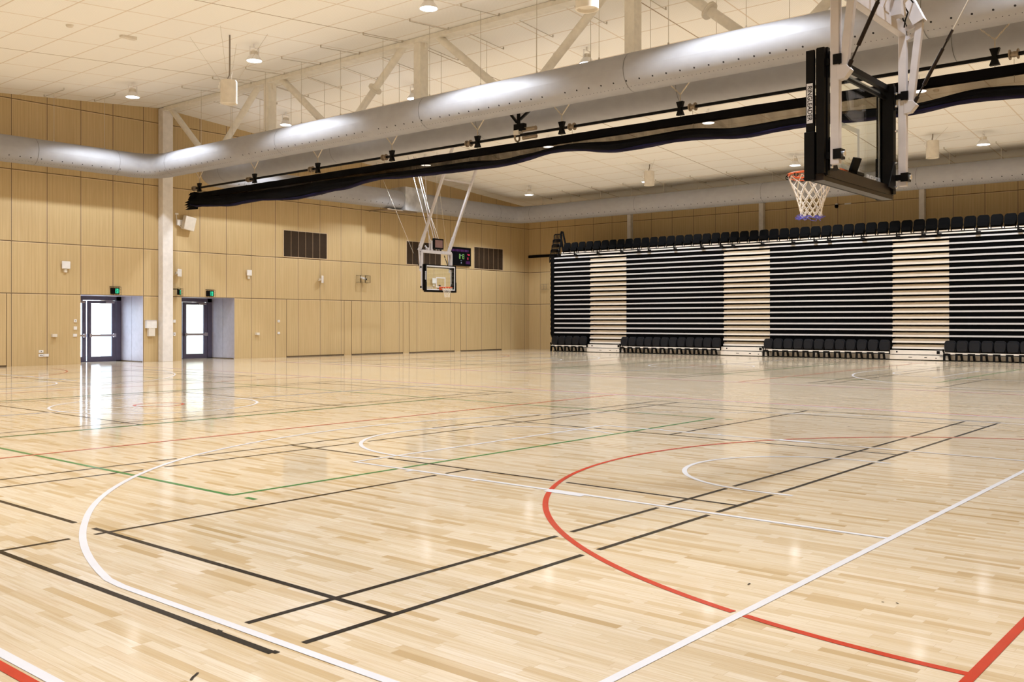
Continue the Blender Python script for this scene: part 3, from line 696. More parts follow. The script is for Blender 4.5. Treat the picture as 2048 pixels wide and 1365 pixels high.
# ---------------------------------------------------------------- basketball hoops (local: y towards the court, z from the floor)
def hoop(loc, rz, label, blue, clock, ceil_z, wide=1.0, side=1):
    r = empty('basketball_hoop', (*loc, 0), rz); tag(r, label, 'basketball hoop', 'ceiling-hung basketball hoops')
    Z0, Z1 = 2.93, 3.99; HW = .90
    def B(name, mat, fn, parent=r, **k): mm = MB(); fn(mm); return mm.build(name, M[mat], parent, **k)
    pane = B('glass_pane', 'pane_glass', lambda m: m.box(-HW, HW, -.012, 0, Z0, Z1))
    def brd(m):
        y0, y1 = .001, .004
        m.box(-HW, HW, y0, y1, Z1-.05, Z1); m.box(-HW, -HW+.05, y0, y1, Z0, Z1-.05); m.box(HW-.05, HW, y0, y1, Z0, Z1-.05); m.box(-HW+.05, HW-.05, y0, y1, Z0, Z0+.05)
    B('white_border', 'white_paint', brd, pane)
    def sq(m):
        y0, y1 = .001, .004; a, zb = .295, 3.05; m.box(-a, a, y0, y1, zb+.40, zb+.45); m.box(-a, -a+.05, y0, y1, zb, zb+.40); m.box(a-.05, a, y0, y1, zb, zb+.40); m.box(-a+.05, a-.05, y0, y1, zb, zb+.05)
    B('target_square', 'white_paint', sq, pane)
    def fr(m):
        for s in (-1, 1):
            m.box(min(s*HW, s*(HW-.05)), max(s*HW, s*(HW-.05)), -.15, -.04, Z0-.04, Z1+.06)
            m.box(min(s*(HW+.02), s*(HW+.06)), max(s*(HW+.02), s*(HW+.06)), -.14, -.07, Z0-.03, Z1+.05)
        m.box(-HW, HW, -.10, -.05, Z1-.01, Z1+.05)
        m.box(-HW, HW, -.075, -.05, Z1-.10, Z1-.07)
    B('backboard_frame', 'black_metal', fr)
    B('lower_rail', 'brown_black', lambda m: (m.box(-HW+.02, HW-.0, -.13, -.03, Z0-.05, Z0+.05), m.box(-HW-.02, HW+.02, -.12, -.02, Z0-.09, Z0-.03)))
    def pad(m):
        m.box(-HW-.045, HW+.045, -.02, .03, Z0-.085, Z0-.0)
        for s in (-1, 1): m.box(min(s*HW, s*(HW+.05)), max(s*HW, s*(HW+.05)), -.045, .055, Z0-.085, Z0+.36)
    B('lower_padding', 'black_pad', pad, bevel=.008)
    for s in (-1, 1):
        sd = B('side_pad', 'black_pad', lambda m: m.box(min(s*HW, s*(HW+.03)), max(s*HW, s*(HW+.03)), -.035, .045, Z0+.36, Z1+.05), bevel=.005)
        X = s*(HW+.0315)
        B('name_plate', 'white_paint', lambda m: m.box(min(X, X-s*.002), max(X, X-s*.002), -.022, .036, 3.37, 3.735), sd)
        # letters read from top to bottom
        xd = Vector((0, 0, -1)); nrm = Vector((s, 0, 0)); yd = nrm.cross(xd)
        text_mesh('name_lettering', 'RINGLEADER', .062, M['black_pad'], sd, (X + s*.0012, .007, 3.5525), basis(xd, yd), .0004, .88)
    def plates(m):
        for s in (-1, 1):
            xo = s*(HW-.02)
            m.prism([(xo, Z0-.0), (xo-s*.20, Z0+.02), (xo-s*.03, Z0+.30), (xo, Z0+.30)], 'y', -.165, -.155)
            m.prism([(xo+s*.01, Z1+.02), (xo-s*.06, Z1+.02), (xo-s*.015, Z1-.22), (xo+s*.02, Z1-.22)], 'y', -.165, -.155)
    B('corner_plate', 'black_metal', plates)
    def bolts(m):
        for s in (-1, 1):
            for zz in (Z0+.28, Z0+.03, Z1-.18, Z1-.05, 3.55): m.tube([(s*(HW-.03), -.165, zz), (s*(HW-.03), -.185, zz)], .014, 8)
        for xx in (-.5, 0.0, .5): m.tube([(xx, -.075, Z0+.07), (xx, -.095, Z0+.07)], .012, 8)
    B('frame_bolt', 'bolt', bolts)
    text_mesh('corner_lettering', 'RINGLEADER', .07, M['white_paint'], pane, (HW-.24, -.0135, Z0+.11), basis((1, 0, 0), (0, 0, 1)), .0005)
    PX, PY, ZT = .91, -.23, 4.60
    for s in (-1, 1):
        B('mount_post', 'rig_white', lambda m: m.bar((s*PX, PY, Z0+.04), (s*PX, PY, ZT), .072, .08), bevel=.006)
        for zz in (Z0+.13, Z1-.08):
          def cl(m): m.box(s*PX-.05, s*PX+.05, PY-.065, PY+.01, zz-.045, zz+.045); m.box(min(s*PX, s*.87), max(s*PX, s*.87), PY-.01, -.12, zz-.03, zz+.03)
          B('clip_bracket', 'black_metal', cl)
        def cb(m):
            for zz in (Z0+.13, Z1-.08): m.tube([(s*PX, PY-.065, zz), (s*PX, PY-.085, zz)], .026, 12)
        B('clip_bolt', 'bolt', cb)
        # slanted brace tube from the lug to the upper elbow
        B('brace_tube', 'rig_white', lambda m: m.bar((s*PX, PY-.075, 3.82), (s*PX, PY-.17, ZT+.05), .065, .07), bevel=.005)
        B('elbow_link', 'rig_white', lambda m: (m.bar((s*PX, PY, ZT), (s*PX, PY-.20, ZT+.06), .05, .05), m.bar((s*PX, PY, ZT-.11), (s*PX, PY-.16, ZT-.04), .035, .035)))
        B('strut_lug', 'rig_white', lambda m: m.prism([(PY-.02, 3.86), (PY-.11, 3.85), (PY-.15, 3.80), (PY-.09, 3.73), (PY-.02, 3.72)], 'x', s*PX-.04, s*PX+.04), bevel=.004)
        # main pole to the ceiling and rear turnbuckle with cable
        zt = ceil_z - .05; k = .47
        B('main_pole', 'rig_white', lambda m: m.bar((s*PX, PY-.17, ZT+.05), (s*PX, PY-.17 + k*(zt-ZT-.05), zt), .09, .10))
        B('main_pole_sleeve', 'rig_white', lambda m: m.bar((s*PX, PY-.17, ZT+.05), (s*PX, PY-.17 + k*.65, ZT+.70), .115, .12))
        a = Vector((s*PX, PY-.10, 3.80)); bdir = Vector((s*.06, -.52, 1)).normalized(); top = a + bdir * ((zt - 3.9) / bdir.z)
        tb = B('turnbuckle', 'brown_black', lambda m: (m.tube([a, a + bdir*.10], .02, 8), m.tube([a + bdir*.10, a + bdir*.23], .009, 8), m.tube([a + bdir*.23, a + bdir*.62], .019, 10), m.tube([a + bdir*.62, a + bdir*.80], .010, 8), m.bar(a + bdir*.70, a + bdir*.82, .035, .02)), smooth=True)
        B('stay_cable', 'wire', lambda m: m.tube([a + bdir*.8, top], .006, 6), tb)
    B('cross_bar', 'rig_white', lambda m: m.bar((-PX, PY, ZT), (PX, PY, ZT), .08, .13, up=(0, 0, 1)), bevel=.006)
    B('pole_brace', 'rig_white', lambda m: m.bar((-PX, PY-.17+.47*2.95, ZT+3.0), (PX, PY-.17+.47*2.95, ZT+3.0), .07))
    def rods(m):
        for x, q in ((-.16, 0), (-.02, 0), (.22, .12)): m.bar((x, PY, ZT), (x-.25, PY-1.75-q, ceil_z-.05), .02)
        m.bar((.45, PY, ZT), (-.1, PY-.9, ceil_z-.05), .022)
    B('fold_rod', 'rig_white', rods)
    B('brace_wire', 'wire', lambda m: (m.bar((-PX, PY-.3, ZT+.3), (PX, PY+1.0, ZT+2.9), .010), m.bar((0, PY, ZT), (-.1, PY-.1, ceil_z-.05), .010)))
    if clock:
        sc = B('shot_clock', 'black_metal', lambda m: (m.box(-.33, .27, PY-.02, PY+.09, ZT+.13, ZT+.60), m.bar((-.25, PY, ZT), (-.25, PY, ZT+.2), .04), m.bar((.18, PY, ZT), (.18, PY, ZT+.2), .04)), bevel=.01)
        B('clock_face', 'pink_panel', lambda m: m.box(-.26, .20, PY+.09, PY+.095, ZT+.20, ZT+.53), sc)
    def wr_(m):
        random.seed(3)
        for k in range(3):
            pts = [Vector((.25+.12*k, PY-.05-.05*k, ZT+.35))]
            for i in range(7): pts.append(pts[-1] + Vector((.07+.02*k, random.uniform(-.05, .05), -.05+random.uniform(-.03, .03))))
            m.tube(pts, .008, 6)
    B('control_cable', 'black_metal', wr_)
    B('drive_bracket', 'rig_white', lambda m: (m.bar((.30, PY-.02, ZT+.04), (.30, PY-.02, ZT+.5), .12, .05), m.box(.42, .56, PY-.14, PY-.02, ZT+.03, ZT+.18), m.tube([(.50, PY-.1, ZT+.15), (.50, PY-.22, ZT+.26)], .03, 10)))
    # ring
    RC = (0, .385, 3.05)
    ri = B('hoop_ring', 'orange', lambda m: (m.torus(RC, .228, .011, 40, 10), m.torus((0, .385, 3.02), .215, .006, 40, 8), m.box(-.09, .09, .03, .18, 3.035, 3.05), m.bar((-.08, .05, 3.0), (-.08, .22, 3.045), .02), m.bar((.08, .05, 3.0), (.08, .22, 3.045), .02)), smooth=True)
    B('mounting_plate', 'orange', lambda m: m.box(-.10, .10, .004, .05, 2.95, 3.08), ri)
    B('ring_bracket', 'black_metal', lambda m: (m.box(-.10, .10, -.12, -.02, 2.99, 3.02), m.bar((0, -.03, 3.0), (-.03, -.10, 3.16), .09, .03)), ri)
    def hooks(m):
        for k in range(12): t = 2*PI*(k+.5)/12; m.torus((.232*math.cos(t), .385+.232*math.sin(t), 3.03), .02, .005, 10, 6, ax='x')
    B('net_hook', 'black_metal', hooks, ri)
    N = 12; prof = [(.232, 3.03), (.205, 2.965), (.165, 2.885), (.138, 2.82), (.122, 2.765), (.112, 2.71), (.105, 2.665), (.106, 2.62)]
    def knot(i, j):
        rr, zz = prof[i]; t = 2*PI*(j + (.5 if i % 2 else 0))/N; w_ = 1 + .05*math.sin(3*j+i*2)
        return Vector((rr*w_*math.cos(t), .385 + rr*w_*math.sin(t), zz + .006*math.sin(j*2.1+i)))
    def net(m):
        for i in range(len(prof)-1):
            for j in range(N):
                a = knot(i, j)
                for q in ((j, j-1) if i % 2 == 0 else (j, j+1)):
                    b = knot(i+1, q); mid = (a+b)/2 + Vector((0, 0, -.006)); m.tube([a, mid, b], .0048, 6, cap=False)
                m.add([], [])
    nt = B('net', 'net_white', net, ri, smooth=True)
    if blue:
        def tips(m):
            random.seed(5)
            for j in range(N):
                a = knot(len(prof)-1, j)
                for q in range(3):
                    p1 = a + Vector((random.uniform(-.05, .05), random.uniform(-.05, .05), random.uniform(-.03, .012))); p2 = p1 + Vector((random.uniform(-.04, .04), random.uniform(-.04, .04), random.uniform(-.012, .02)))
                    m.tube([a, p1, p2], .0035, 5)
        o = B('net_tip', 'net_blue', tips, nt, smooth=True); o['label'] = 'frayed blue bottom loops'
    return r
hoop((9.38, 3.56), 0, 'near basketball hoop seen from behind, with glass backboard and frayed blue net tips', True, False, zc(9.38))
hoop((29.9, 29.34), PI, 'distant basketball hoop facing the camera below the black curtain', False, True, zc(29.9))

# ---------------------------------------------------------------- retractable seating
BX = 40.0
bo = (BX, 20.0, 0)
bl = empty('retractable_seating', bo); tag(bl, 'tall closed bank of retractable seating with silver nosings and black seats', 'bleachers')
YL, YRr = 30.90, -1.0
def LB(name, mat, fn, parent=bl, **k): mm = MB(); fn(mm); mm.v = [(x-bo[0], y-bo[1], z-bo[2]) for x, y, z in mm.v]; return mm.build(name, M[mat], parent, **k)
fx = BX
# aisles and seat blocks along Y (left to right in the photo)
secs = [('s', 30.90, 28.58), ('a', 28.58, 26.36), ('s', 26.36, 21.02), ('a', 21.02, 18.74), ('s', 18.74, 13.38), ('a', 13.38, 11.18), ('s', 11.18, 5.9), ('a', 5.9, 3.7), ('s', 3.7, -1.0)]
NR = 19; z0, dz = .50, .2447
for k in range(NR):
    z = z0 + k*dz
    LB('tread_deck', 'riser_black', lambda m: m.box(fx+.035, fx+.9, YRr, YL, z-.03, z-.012))
    for ty, a, b in secs:
        if ty == 's' and k >= 2: LB('nosing_strip', 'alu', lambda m: m.box(fx, fx+.03, b, a, z-.037, z+.030))
        if ty == 'a':
            LB('aisle_nosing', 'alu_warm', lambda m: m.box(fx, fx+.035, b, a, z-.045, z+.034))
            if k < NR-1: LB('aisle_riser', 'riser_beige', lambda m: m.prism([(fx+.07, z-.010), (fx+.50, z-.010), (fx+.50, z+.155), (fx+.34, z+.155), (fx+.34, z+.118), (fx+.07, z+.118)], 'y', b, a))
for ty, a, b in secs:
    if ty == 'a': LB('aisle_backing', 'riser_black', lambda m: m.box(fx+.50, fx+.62, b, a, z0, z0+(NR-1)*dz))
    if ty == 's': LB('folded_seat_block', 'riser_black', lambda m: m.box(fx+.036, fx+.62, b, a, z0, z0+(NR-1)*dz-.05))
# lower aisle fascias with their fixings
for ty, a, b in secs:
    if ty == 'a':
        fa = LB('aisle_fascia', 'alu_warm', lambda m: (m.box(fx-.10, fx+.4, b-.1, a+.05, .235, .40), m.box(fx-.16, fx+.4, b-.1, a+.05, .03, .205)), bevel=.004)
        w = a - b
        for q, zz, hy, hz in ((.10, .33, .03, .03), (.83, .33, .06, .06), (.93, .33, .02, .04), (.35, .12, .07, .01), (.62, .12, .05, .015), (.80, .10, .02, .02), (.9, .17, .08, .01)): LB('fascia_fixing', 'black_metal', lambda m: m.box(fx-.105 if zz > .2 else fx-.165, fx-.09, a-w*q-hy, a-w*q+hy, zz-hz, zz+hz), fa)
for ty, a, b in secs:
    if ty == 's':
        LB('base_skirt', 'alu_warm', lambda m: m.box(fx-.02, fx+.3, b, a, .02, .22))
        LB('base_rail', 'alu_warm', lambda m: m.box(fx-.30, fx-.22, b+.05, a-.05, .27, .335))
LB('plinth', 'riser_black', lambda m: m.box(fx-.05, fx+.9, YRr, YL, 0, .03))
LB('support_core', 'riser_black', lambda m: m.box(fx+.9, fx+1.9, YRr, YL-.1, 0, 5.0))
# end curtain with wavy edge
def endc(m):
    pts = [(YL-.04, .18), (YL+.03, .18), (YL+.10, .6)]
    for k in range(17): zz = .85 + k*.24; pts += [(YL+.20, zz), (YL+.225, zz+.06), (YL+.225, zz+.14), (YL+.20, zz+.20)]
    pts += [(YL+.16, 5.05), (YL-.04, 5.05)]
    m.prism(pts, 'x', fx+.0, fx+1.3)
LB('end_screen', 'black_plastic', endc)
# seats: shell with rounded shoulders
def seat_shape(m, y, zb, h, x, wd=.45, lean=.05):
    hw = wd/2; out = [(-hw*.86, 0), (hw*.86, 0), (hw, h*.35), (hw*.97, h*.80), (hw*.80, h*.95), (hw*.55, h), (-hw*.55, h), (-hw*.80, h*.95), (-hw*.97, h*.80), (-hw, h*.35)]
    n_ = len(out); vs = []
    for d, s in ((0, .90), (-.035, 1.0), (-.07, .93)):
        for a, c in out: vs.append((x + d + lean*c/h, y + a*s, zb + h/2 + (c-h/2)*s))
    for ring_ in range(2):
        pass
    fs = [tuple(range(n_)), tuple(reversed(range(2*n_, 3*n_)))]
    for r_ in range(2): fs += [(r_*n_+i, r_*n_+(i+1) % n_, (r_+1)*n_+(i+1) % n_, (r_+1)*n_+i) for i in range(n_)]
    m.add(vs, fs)
m = MB(); seat_shape(m, 0, 0, .50, 0, .46); m.cbox((-.02, 0, -.01), (.08, .10, .05))
ms = m.build('seat', M['black_plastic'], bl, smooth=True)
m = MB(); seat_shape(m, 0, .06, .17, -.09, .42, .0); m.cbox((-.08, -.19, .02), (.05, .03, .14)); m.cbox((-.08, .19, .02), (.05, .03, .14)); pn = m.build('seat_pan', M['black_plastic'], ms, smooth=True)
first = True; y = 30.02; cnt = 0
while y > 0.5 and cnt < 70:
    if first: o, q = ms, pn; first = False
    else:
        o = ms.copy(); C.objects.link(o); o.parent = bl; q = pn.copy(); C.objects.link(q); q.parent = o
    o.location = (.02, y - bo[1], 5.19); y -= .4785; cnt += 1
LB('top_rail', 'alu_warm', lambda m: (m.box(fx-.06, fx-.02, YRr, YL-.55, 5.135, 5.19), m.box(fx-.03, fx+.05, YRr, YL-.5, 5.035, 5.09)))
LB('top_deck', 'riser_black', lambda m: (m.box(fx+.0, fx+1.6, YRr, YL-.4, 4.93, 5.03), m.box(fx+.3, fx+1.2, YRr, YL-.5, 5.03, 5.2)))
y = 29.5; k = 0
while y > 0:
    LB('seat_bracket', 'black_metal', lambda m: (m.box(fx-.09, fx-.02, y-.02, y+.02, 4.97, 5.22), m.box(fx-.10, fx-.04, y-.14, y+.02, 4.96, 5.07))); y -= (1.44, 1.44, 1.0, .6)[k % 4]; k += 1
# front-row folding seats
lp = MB(); seat_shape(lp, 0, .36, .45, -.18, .45, .03); ls = lp.build('front_seat', M['seat_plastic'], bl, smooth=True)
lp = MB(); seat_shape(lp, 0, .385, .37, -.24, .415, .035); lpan = lp.build('seat_pan', M['seat_plastic'], ls, smooth=True)
lp = MB(); lp.bar((-.33, .19, 0), (-.30, .19, .30), .075); lp.bar((-.30, .22, .265), (-.30, -.03, .265), .05, .075); lp.bar((-.16, .02, 0), (-.25, .03, .27), .07); lleg = lp.build('seat_leg', M['black_metal'], ls)
lp = MB(); lp.cbox((-.30, .235, .42), (.05, .045, .10)); lp.cbox((-.25, .235, .36), (.08, .03, .10)); lhg = lp.build('seat_hinge', M['black_metal'], ls)
first = True
for a, b, cnt in ((30.86, 28.60, 5), (26.52, 21.02, 12), (18.92, 13.38, 12), (11.30, 5.90, 12), (3.8, .2, 7)):
    st = (a - b) / cnt
    for i in range(cnt):
        if first: o = ls; kids = [lpan, lleg, lhg]; first = False
        else:
            o = ls.copy(); C.objects.link(o); o.parent = bl
            for ch in (lpan, lleg, lhg): c2 = ch.copy(); C.objects.link(c2); c2.parent = o
        o.location = (0, a - st*(i+.5) - bo[1], 0)
# guard rails at the left end of the top row
def guard(m):
    for i in range(5):
        zt = 6.19 - .27*i; zb = zt - .42; y0 = 30.60 + .02*i; y1 = 31.10 + .035*i; X = fx + .30 - .05*i
        m.tube([(X, y0, zb), (X, y0, zt-.05), (X, y0+.05, zt), (X, y1-.05, zt), (X, y1, zt-.05), (X, y1, zb)], .03, 8)
        for j in range(1, 7): m.bar((X, y0+(y1-y0)*j/7, zb), (X, y0+(y1-y0)*(j-.5)/7, zt), .022)
LB('guard_rail', 'black_metal', guard)
LB('end_armrest', 'black_plastic', lambda m: m.tube([(fx+.1, 30.30, 5.1), (fx+.12, 30.42, 5.5), (fx+.15, 30.55, 6.15), (fx+.15, 30.50, 6.30), (fx+.15, 30.42, 6.28), (fx+.1, 30.2, 5.6), (fx+.1, 30.1, 5.1)], .05, 8))

# ---------------------------------------------------------------- wall fittings on the door wall
Yw = YA
def vent(x0, x1, z0, z1, lb):
    r = empty('vent_grille', ((x0+x1)/2, Yw, z0)); tag(r, lb, 'vent', 'brown vent grilles'); w2 = (x1-x0)/2; h = z1-z0
    MB().box(-w2, w2, -.012, 0, 0, h).build('louvre_panel', M['vent_brown'], r)
    m = MB(); t = .03; m.box(-w2-t, w2+t, -.03, 0, -t, 0); m.box(-w2-t, w2+t, -.03, 0, h, h+t); m.box(-w2-t, -w2, -.03, 0, 0, h); m.box(w2, w2+t, -.03, 0, 0, h); m.build('vent_frame', M['timber_edge'], r)
    m = MB(); n_ = 6
    for i in range(1, n_): x = -w2 + 2*w2*i/n_; m.box(x-.014, x+.014, -.022, -.012, 0, h)
    m.build('vent_rib', M['vent_rib'], r)
    m = MB()
    for i in range(1, 24): m.box(-w2, w2, -.016, -.012, h*i/24-.006, h*i/24+.004)
    m.build('slat', M['vent_brown'], r)
vent(25.47, 27.84, 4.42, 5.56, 'brown vent grille on the door wall, leftmost, nearest the white column')
vent(32.84, 35.25, 4.42, 5.56, 'brown vent grille partly behind the distant hoop')
vent(37.80, 40.14, 4.42, 5.56, 'brown vent grille on the door wall nearest the room corner')
# scoreboard
sb = empty('scoreboard', (36.62, Yw, 4.5)); tag(sb, 'black electronic scoreboard with lit digits behind the distant hoop', 'scoreboard')
MB().box(-.82, .82, -.12, -.002, 0, .97).build('scoreboard_case', M['black_plastic'], sb, bevel=.01)
def seg7(m, x, z, w, h, t, on='abcdefg'):
    S7 = {'a': (x, x+w, z+h-t, z+h), 'g': (x, x+w, z+h/2-t/2, z+h/2+t/2), 'd': (x, x+w, z, z+t), 'f': (x, x+t, z+h/2, z+h), 'b': (x+w-t, x+w, z+h/2, z+h), 'e': (x, x+t, z, z+h/2), 'c': (x+w-t, x+w, z, z+h/2)}
    for c in on: a, b, c0, c1 = S7[c]; m.box(a, b, -.126, -.12, c0, c1)
m = MB(); seg7(m, -.10, .36, .09, .26, .022, 'abcdef'); seg7(m, .15, .36, .12, .26, .024, 'abcdefg'); m.build('score_digit', M['led_green'], sb)
m = MB(); seg7(m, .52, .55, .08, .10, .02, 'abcg'); m.box(.62, .70, -.126, -.12, .56, .64); m.box(.54, .60, -.126, -.12, .34, .46); m.build('foul_digit', M['led_red'], sb)
m = MB()
for i in range(14): m.box(-.75+.1*i, -.70+.1*i, -.125, -.12, .74, .86)
for i in range(4): m.box(.42+.08*i, .47+.08*i, -.125, -.12, .10, .26)
m.build('score_lettering', M['led_purple'], sb)
m = MB(); m.box(-.02+.05, .09, -.125, -.12, .12, .20); m.box(.0, .10, -.125, -.12, .27, .29); m.box(.02, .08, -.125, -.12, .52, .57); m.build('period_light', M['led_white'], sb)

# exit signs in wire guards
def exit_sign(x, z, yo, rz, lb):
    r = empty('exit_sign', (x, yo, z), rz); tag(r, lb, 'exit sign', 'green exit signs')
    MB().box(-.17, .17, -.06, 0, -.11, .11).build('sign_case', M['black_plastic'], r, bevel=.008)
    f = MB(); f.box(-.0, .15, -.065, -.06, -.085, .085); pn_ = f.build('green_panel', M['exit_green'], r)
    m = MB(); y0, y1 = -.068, -.065   # running man and doorway strokes
    m.prism([(.115, -.085), (.135, -.085), (.135, .085), (.115, .085)], 'y', y0, y1); m.box(.015, .03, y0, y1, -.085, .085)
    m.lathe([(.0, 0), (.012, 0)], (.085, -.067, .05), 10)
    for a, b in (((.08, .035), (.06, -.01)), ((.078, .03), (.105, .01)), ((.072, .03), (.045, .015)), ((.06, -.01), (.085, -.035)), ((.085, -.035), (.075, -.07)), ((.06, -.01), (.04, -.04)), ((.04, -.04), (.03, -.07))): m.bar((a[0], -.0665, a[1]), (b[0], -.0665, b[1]), .012, .003, up=(0, 1, 0))
    m.build('running_figure', M['black_plastic'], pn_)
    g = MB()
    for zz in (-.15, -.05, .05, .15): g.bar((-.20, -.13, zz), (.20, -.13, zz), .006)
    for xx in (-.20, -.10, 0, .10, .20): g.bar((xx, -.13, -.15), (xx, -.13, .15), .006)
    for xx in (-.20, .20):
        for zz in (-.15, .15): g.bar((xx, -.13, zz), (xx, 0, zz), .006)
    g.bar((-.20, -.03, .16), (.20, -.03, .16), .018); g.build('wire_guard', M['brown_black'], r); return r
exit_sign(17.80, 2.71, Yw, 0, 'green running-man exit sign above the left door recess')
exit_sign(21.83, 2.70, Yw, 0, 'green running-man exit sign above the right door recess')
es = exit_sign(20.30, 2.72, Yw - .22, .75, 'green exit sign turned sideways on the white column')
MB().bar((0, 0, .12), (-.05, .30, .12), .03).build('sign_bracket', M['black_metal'], es)
MB_ = None
# white wireless panels
def ap(x, z, w, h, lb, tilt=0, d=.06, arm=True):
    r = empty('wireless_panel', (x, Yw, z)); tag(r, lb, 'wireless antenna')
    m = MB(); m.box(-w/2, w/2, -d, 0, -h/2, h/2); o = m.build('antenna_cover', M['white_plastic'], r, bevel=.02); o.location = (0, -.06 if not tilt else -.16, 0); o.rotation_euler = (0, 0, tilt)
    m = MB(); m.box(-.05, .05, -.07, 0, -.05, .05)
    if tilt: m.bar((-.06, 0, -.05), (0, -.18, 0), .04)
    else: m.box(-.05, .05, -.07, 0, -h/2-.13, -h/2+.01)
    m.build('wall_bracket', M['warm_plastic'], r)
ap(15.94, 3.60, .30, .27, 'square white wireless panel on the far left of the door wall')
ap(20.36, 3.49, .26, .30, 'white wireless panel just right of the white column', .55)
ap(23.66, 3.62, .24, .24, 'small white wireless panel above and right of the right door recess')
ap(27.45, 3.47, .26, .34, 'white wireless panel tilted from the wall under the left vent grille', .7)
ap(34.70, 3.64, .28, .28, 'white wireless panel seen through the glass of the distant hoop')
# loudspeaker on a bracket
ws = empty('wall_loudspeaker', (20.75, Yw, 5.5)); tag(ws, 'tilted white loudspeaker on a bracket right of the white column', 'loudspeaker')
m = MB(); m.box(-.25, .25, -.30, -.10, -.27, .27); o = m.build('speaker_cabinet', M['warm_plastic'], ws, bevel=.02); o.rotation_euler = (math.radians(8), math.radians(8), .12)
m = MB(); m.tube([(-.42, -.01, .35), (-.42, -.06, .1), (-.36, -.1, -.12), (-.25, -.12, -.2)], .014, 8); m.box(-.42, -.2, -.1, -.0, -.12, .1); m.box(-.47, -.33, -.03, 0, .30, .37); m.build('speaker_bracket', M['white_plastic'], ws)
# caged device
cg = empty('caged_camera', (29.9, Yw, 3.56)); tag(cg, 'small camera inside a black wire cage on the door wall', 'camera')
m = MB(); m.tube([(-.02, -.0, .08), (-.02, -.16, .06)], .05, 12); m.tube([(.02, -.10, .04), (.10, -.26, .0)], .055, 14); m.build('camera_body', M['white_plastic'], cg, smooth=True)
MB().tube([(.10, -.26, .0), (.105, -.275, -.003)], .045, 14).build('camera_lens', M['black_plastic'], cg)
m = MB()
for zz in (-.17, .17): m.box(-.30, -.28, -.3, 0, zz-.008, zz+.008); m.bar((-.3, -.3, zz), (.3, -.3, zz), .012); m.bar((.3, -.3, zz), (.3, 0, zz), .012)
for k in range(8): zz = -.17 + .34*k/7; m.bar((-.3, -.3, zz), (.3, -.3, zz), .006); m.bar((.3, -.3, zz), (.3, 0, zz), .006); m.bar((-.3, -.3, zz), (-.3, 0, zz), .006)
for xx in (-.3, 0., .3): m.bar((xx, -.3, -.17), (xx, -.3, .17), .016)
m.build('wire_cage', M['black_metal'], cg)
m = MB()
for k in range(6): zz = 3.38 + .06*k; m.bar((XB-.22, 33.15, zz), (XB-.22, 33.55, zz), .008)
for yy in (33.15, 33.35, 33.55): m.bar((XB-.22, yy, 3.38), (XB-.22, yy, 3.68), .010); m.bar((XB-.22, yy, 3.38), (XB, yy, 3.38), .008); m.bar((XB-.22, yy, 3.68), (XB, yy, 3.68), .008)
tag(m.build('wire_cage', M['grey_cable']), 'small wire cage on the right wall beside the seating end', 'cage')
# outlets, switches and boxes
def plate(x, z, w, h, lb, mark=0, d=.03, cat='switch plate', mat='white_plastic'):
    r = empty('wall_plate', (x, Yw, z)); tag(r, lb, cat)
    MB().box(-w/2, w/2, -d, 0, -h/2, h/2).build('cover', M[mat], r, bevel=.004)
    if mark:
        m = MB()
        for i in range(mark): xx = (i - (mark-1)/2)*.05; m.box(xx-.015, xx+.015, -d-.004, -d, -.012, .012)
        m.build('socket_hole', M['black_plastic'], r)
    return r
plate(16.31, 1.585, .10, .11, 'topmost of three small wall plates left of the left door recess', 1)
plate(16.31, 1.32, .12, .12, 'middle of three small wall plates left of the left door recess')
plate(16.30, 1.06, .14, .10, 'lowest of three small wall plates left of the left door recess')
plate(15.09, .50, .16, .10, 'upper power outlet low on the wall at far left', 1, cat='outlet')
plate(15.09, .36, .17, .10, 'double power outlet low on the wall at far left, under another', 2, cat='outlet')
plate(15.27, .36, .17, .10, 'blank plate low on the wall beside the double outlet', cat='outlet')
plate(20.25, 1.575, .11, .12, 'upper switch plate between white column and right door recess')
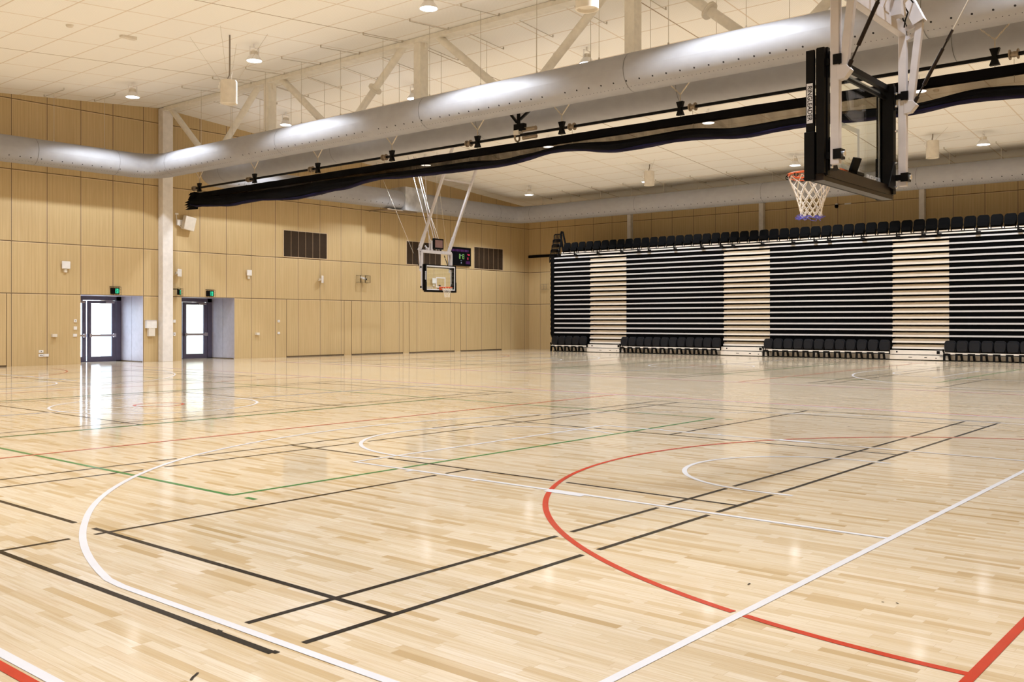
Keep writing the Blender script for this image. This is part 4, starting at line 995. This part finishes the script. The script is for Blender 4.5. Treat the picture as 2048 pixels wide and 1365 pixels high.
plate(20.25, 1.06, .10, .14, 'lower switch plate between white column and right door recess', 1)
plate(25.21, 1.58, .12, .11, 'upper small plate right of the right door recess, beside the store doors', 1)
plate(25.21, 1.06, .12, .10, 'lower small plate right of the right door recess, beside the store doors', 1)
plate(15.53, 1.06, .17, .10, 'small cream box projecting from the wall left of the left door recess', d=.13, cat='box', mat='warm_plastic')
plate(24.08, 1.04, .15, .10, 'small cream box projecting from the wall right of the right door recess', d=.13, cat='box', mat='warm_plastic')
sd = empty('towel_dispenser', (19.22, Yw, 1.46)); tag(sd, 'white wall dispenser with a smaller box below, left of the white column', 'dispenser')
MB().box(-.21, .21, -.16, 0, -.16, .16).build('dispenser_cover', M['white_plastic'], sd, bevel=.01)
MB().box(-.215, .215, -.165, 0, .125, .14).build('lid_line', M['pink_panel'], sd)
MB().box(-.12, .14, -.15, 0, -.47, -.16).build('lower_box', M['warm_plastic'], sd, bevel=.01)
# cameras
def cam_obj(p, lb, ax):
    r = empty('security_camera', p); tag(r, lb, 'camera')
    m = MB(); m.box(-.12, .0, -.05, .05, .0, .05) if ax == 'x' else m.box(-.05, .05, -.12, 0, 0, .05); m.build('camera_mount', M['white_plastic'], r)
    m = MB(); c = (-.13, 0, -.07) if ax == 'x' else (0, -.13, -.07); m.lathe([(0, -.10), (.06, -.08), (.08, -.02), (.08, .05), (0, .07)], c, 16); m.build('camera_dome', M['black_plastic'], r, smooth=True)
cam_obj((XB, 16.62, 6.84), 'black dome camera on the right wall above the seating', 'x')
tag(MB().box(XB-.05, XB, 16.0, 16.28, 6.82, 6.88).build('sensor_box', M['white_plastic']), 'small white box beside the dome camera on the right wall', 'sensor')
cc = empty('security_camera', (20.05, YA-.36, 9.62)); tag(cc, 'small black camera at the head of the white column', 'camera')
m = MB(); m.tube([(-.05, 0, .12), (.05, -.05, -.12)], .06, 12); m.tube([(.05, 0, .1), (.28, 0, -.25)], .015, 8); m.build('camera_body', M['black_plastic'], cc, smooth=True)
bpy.context.view_layer.update()
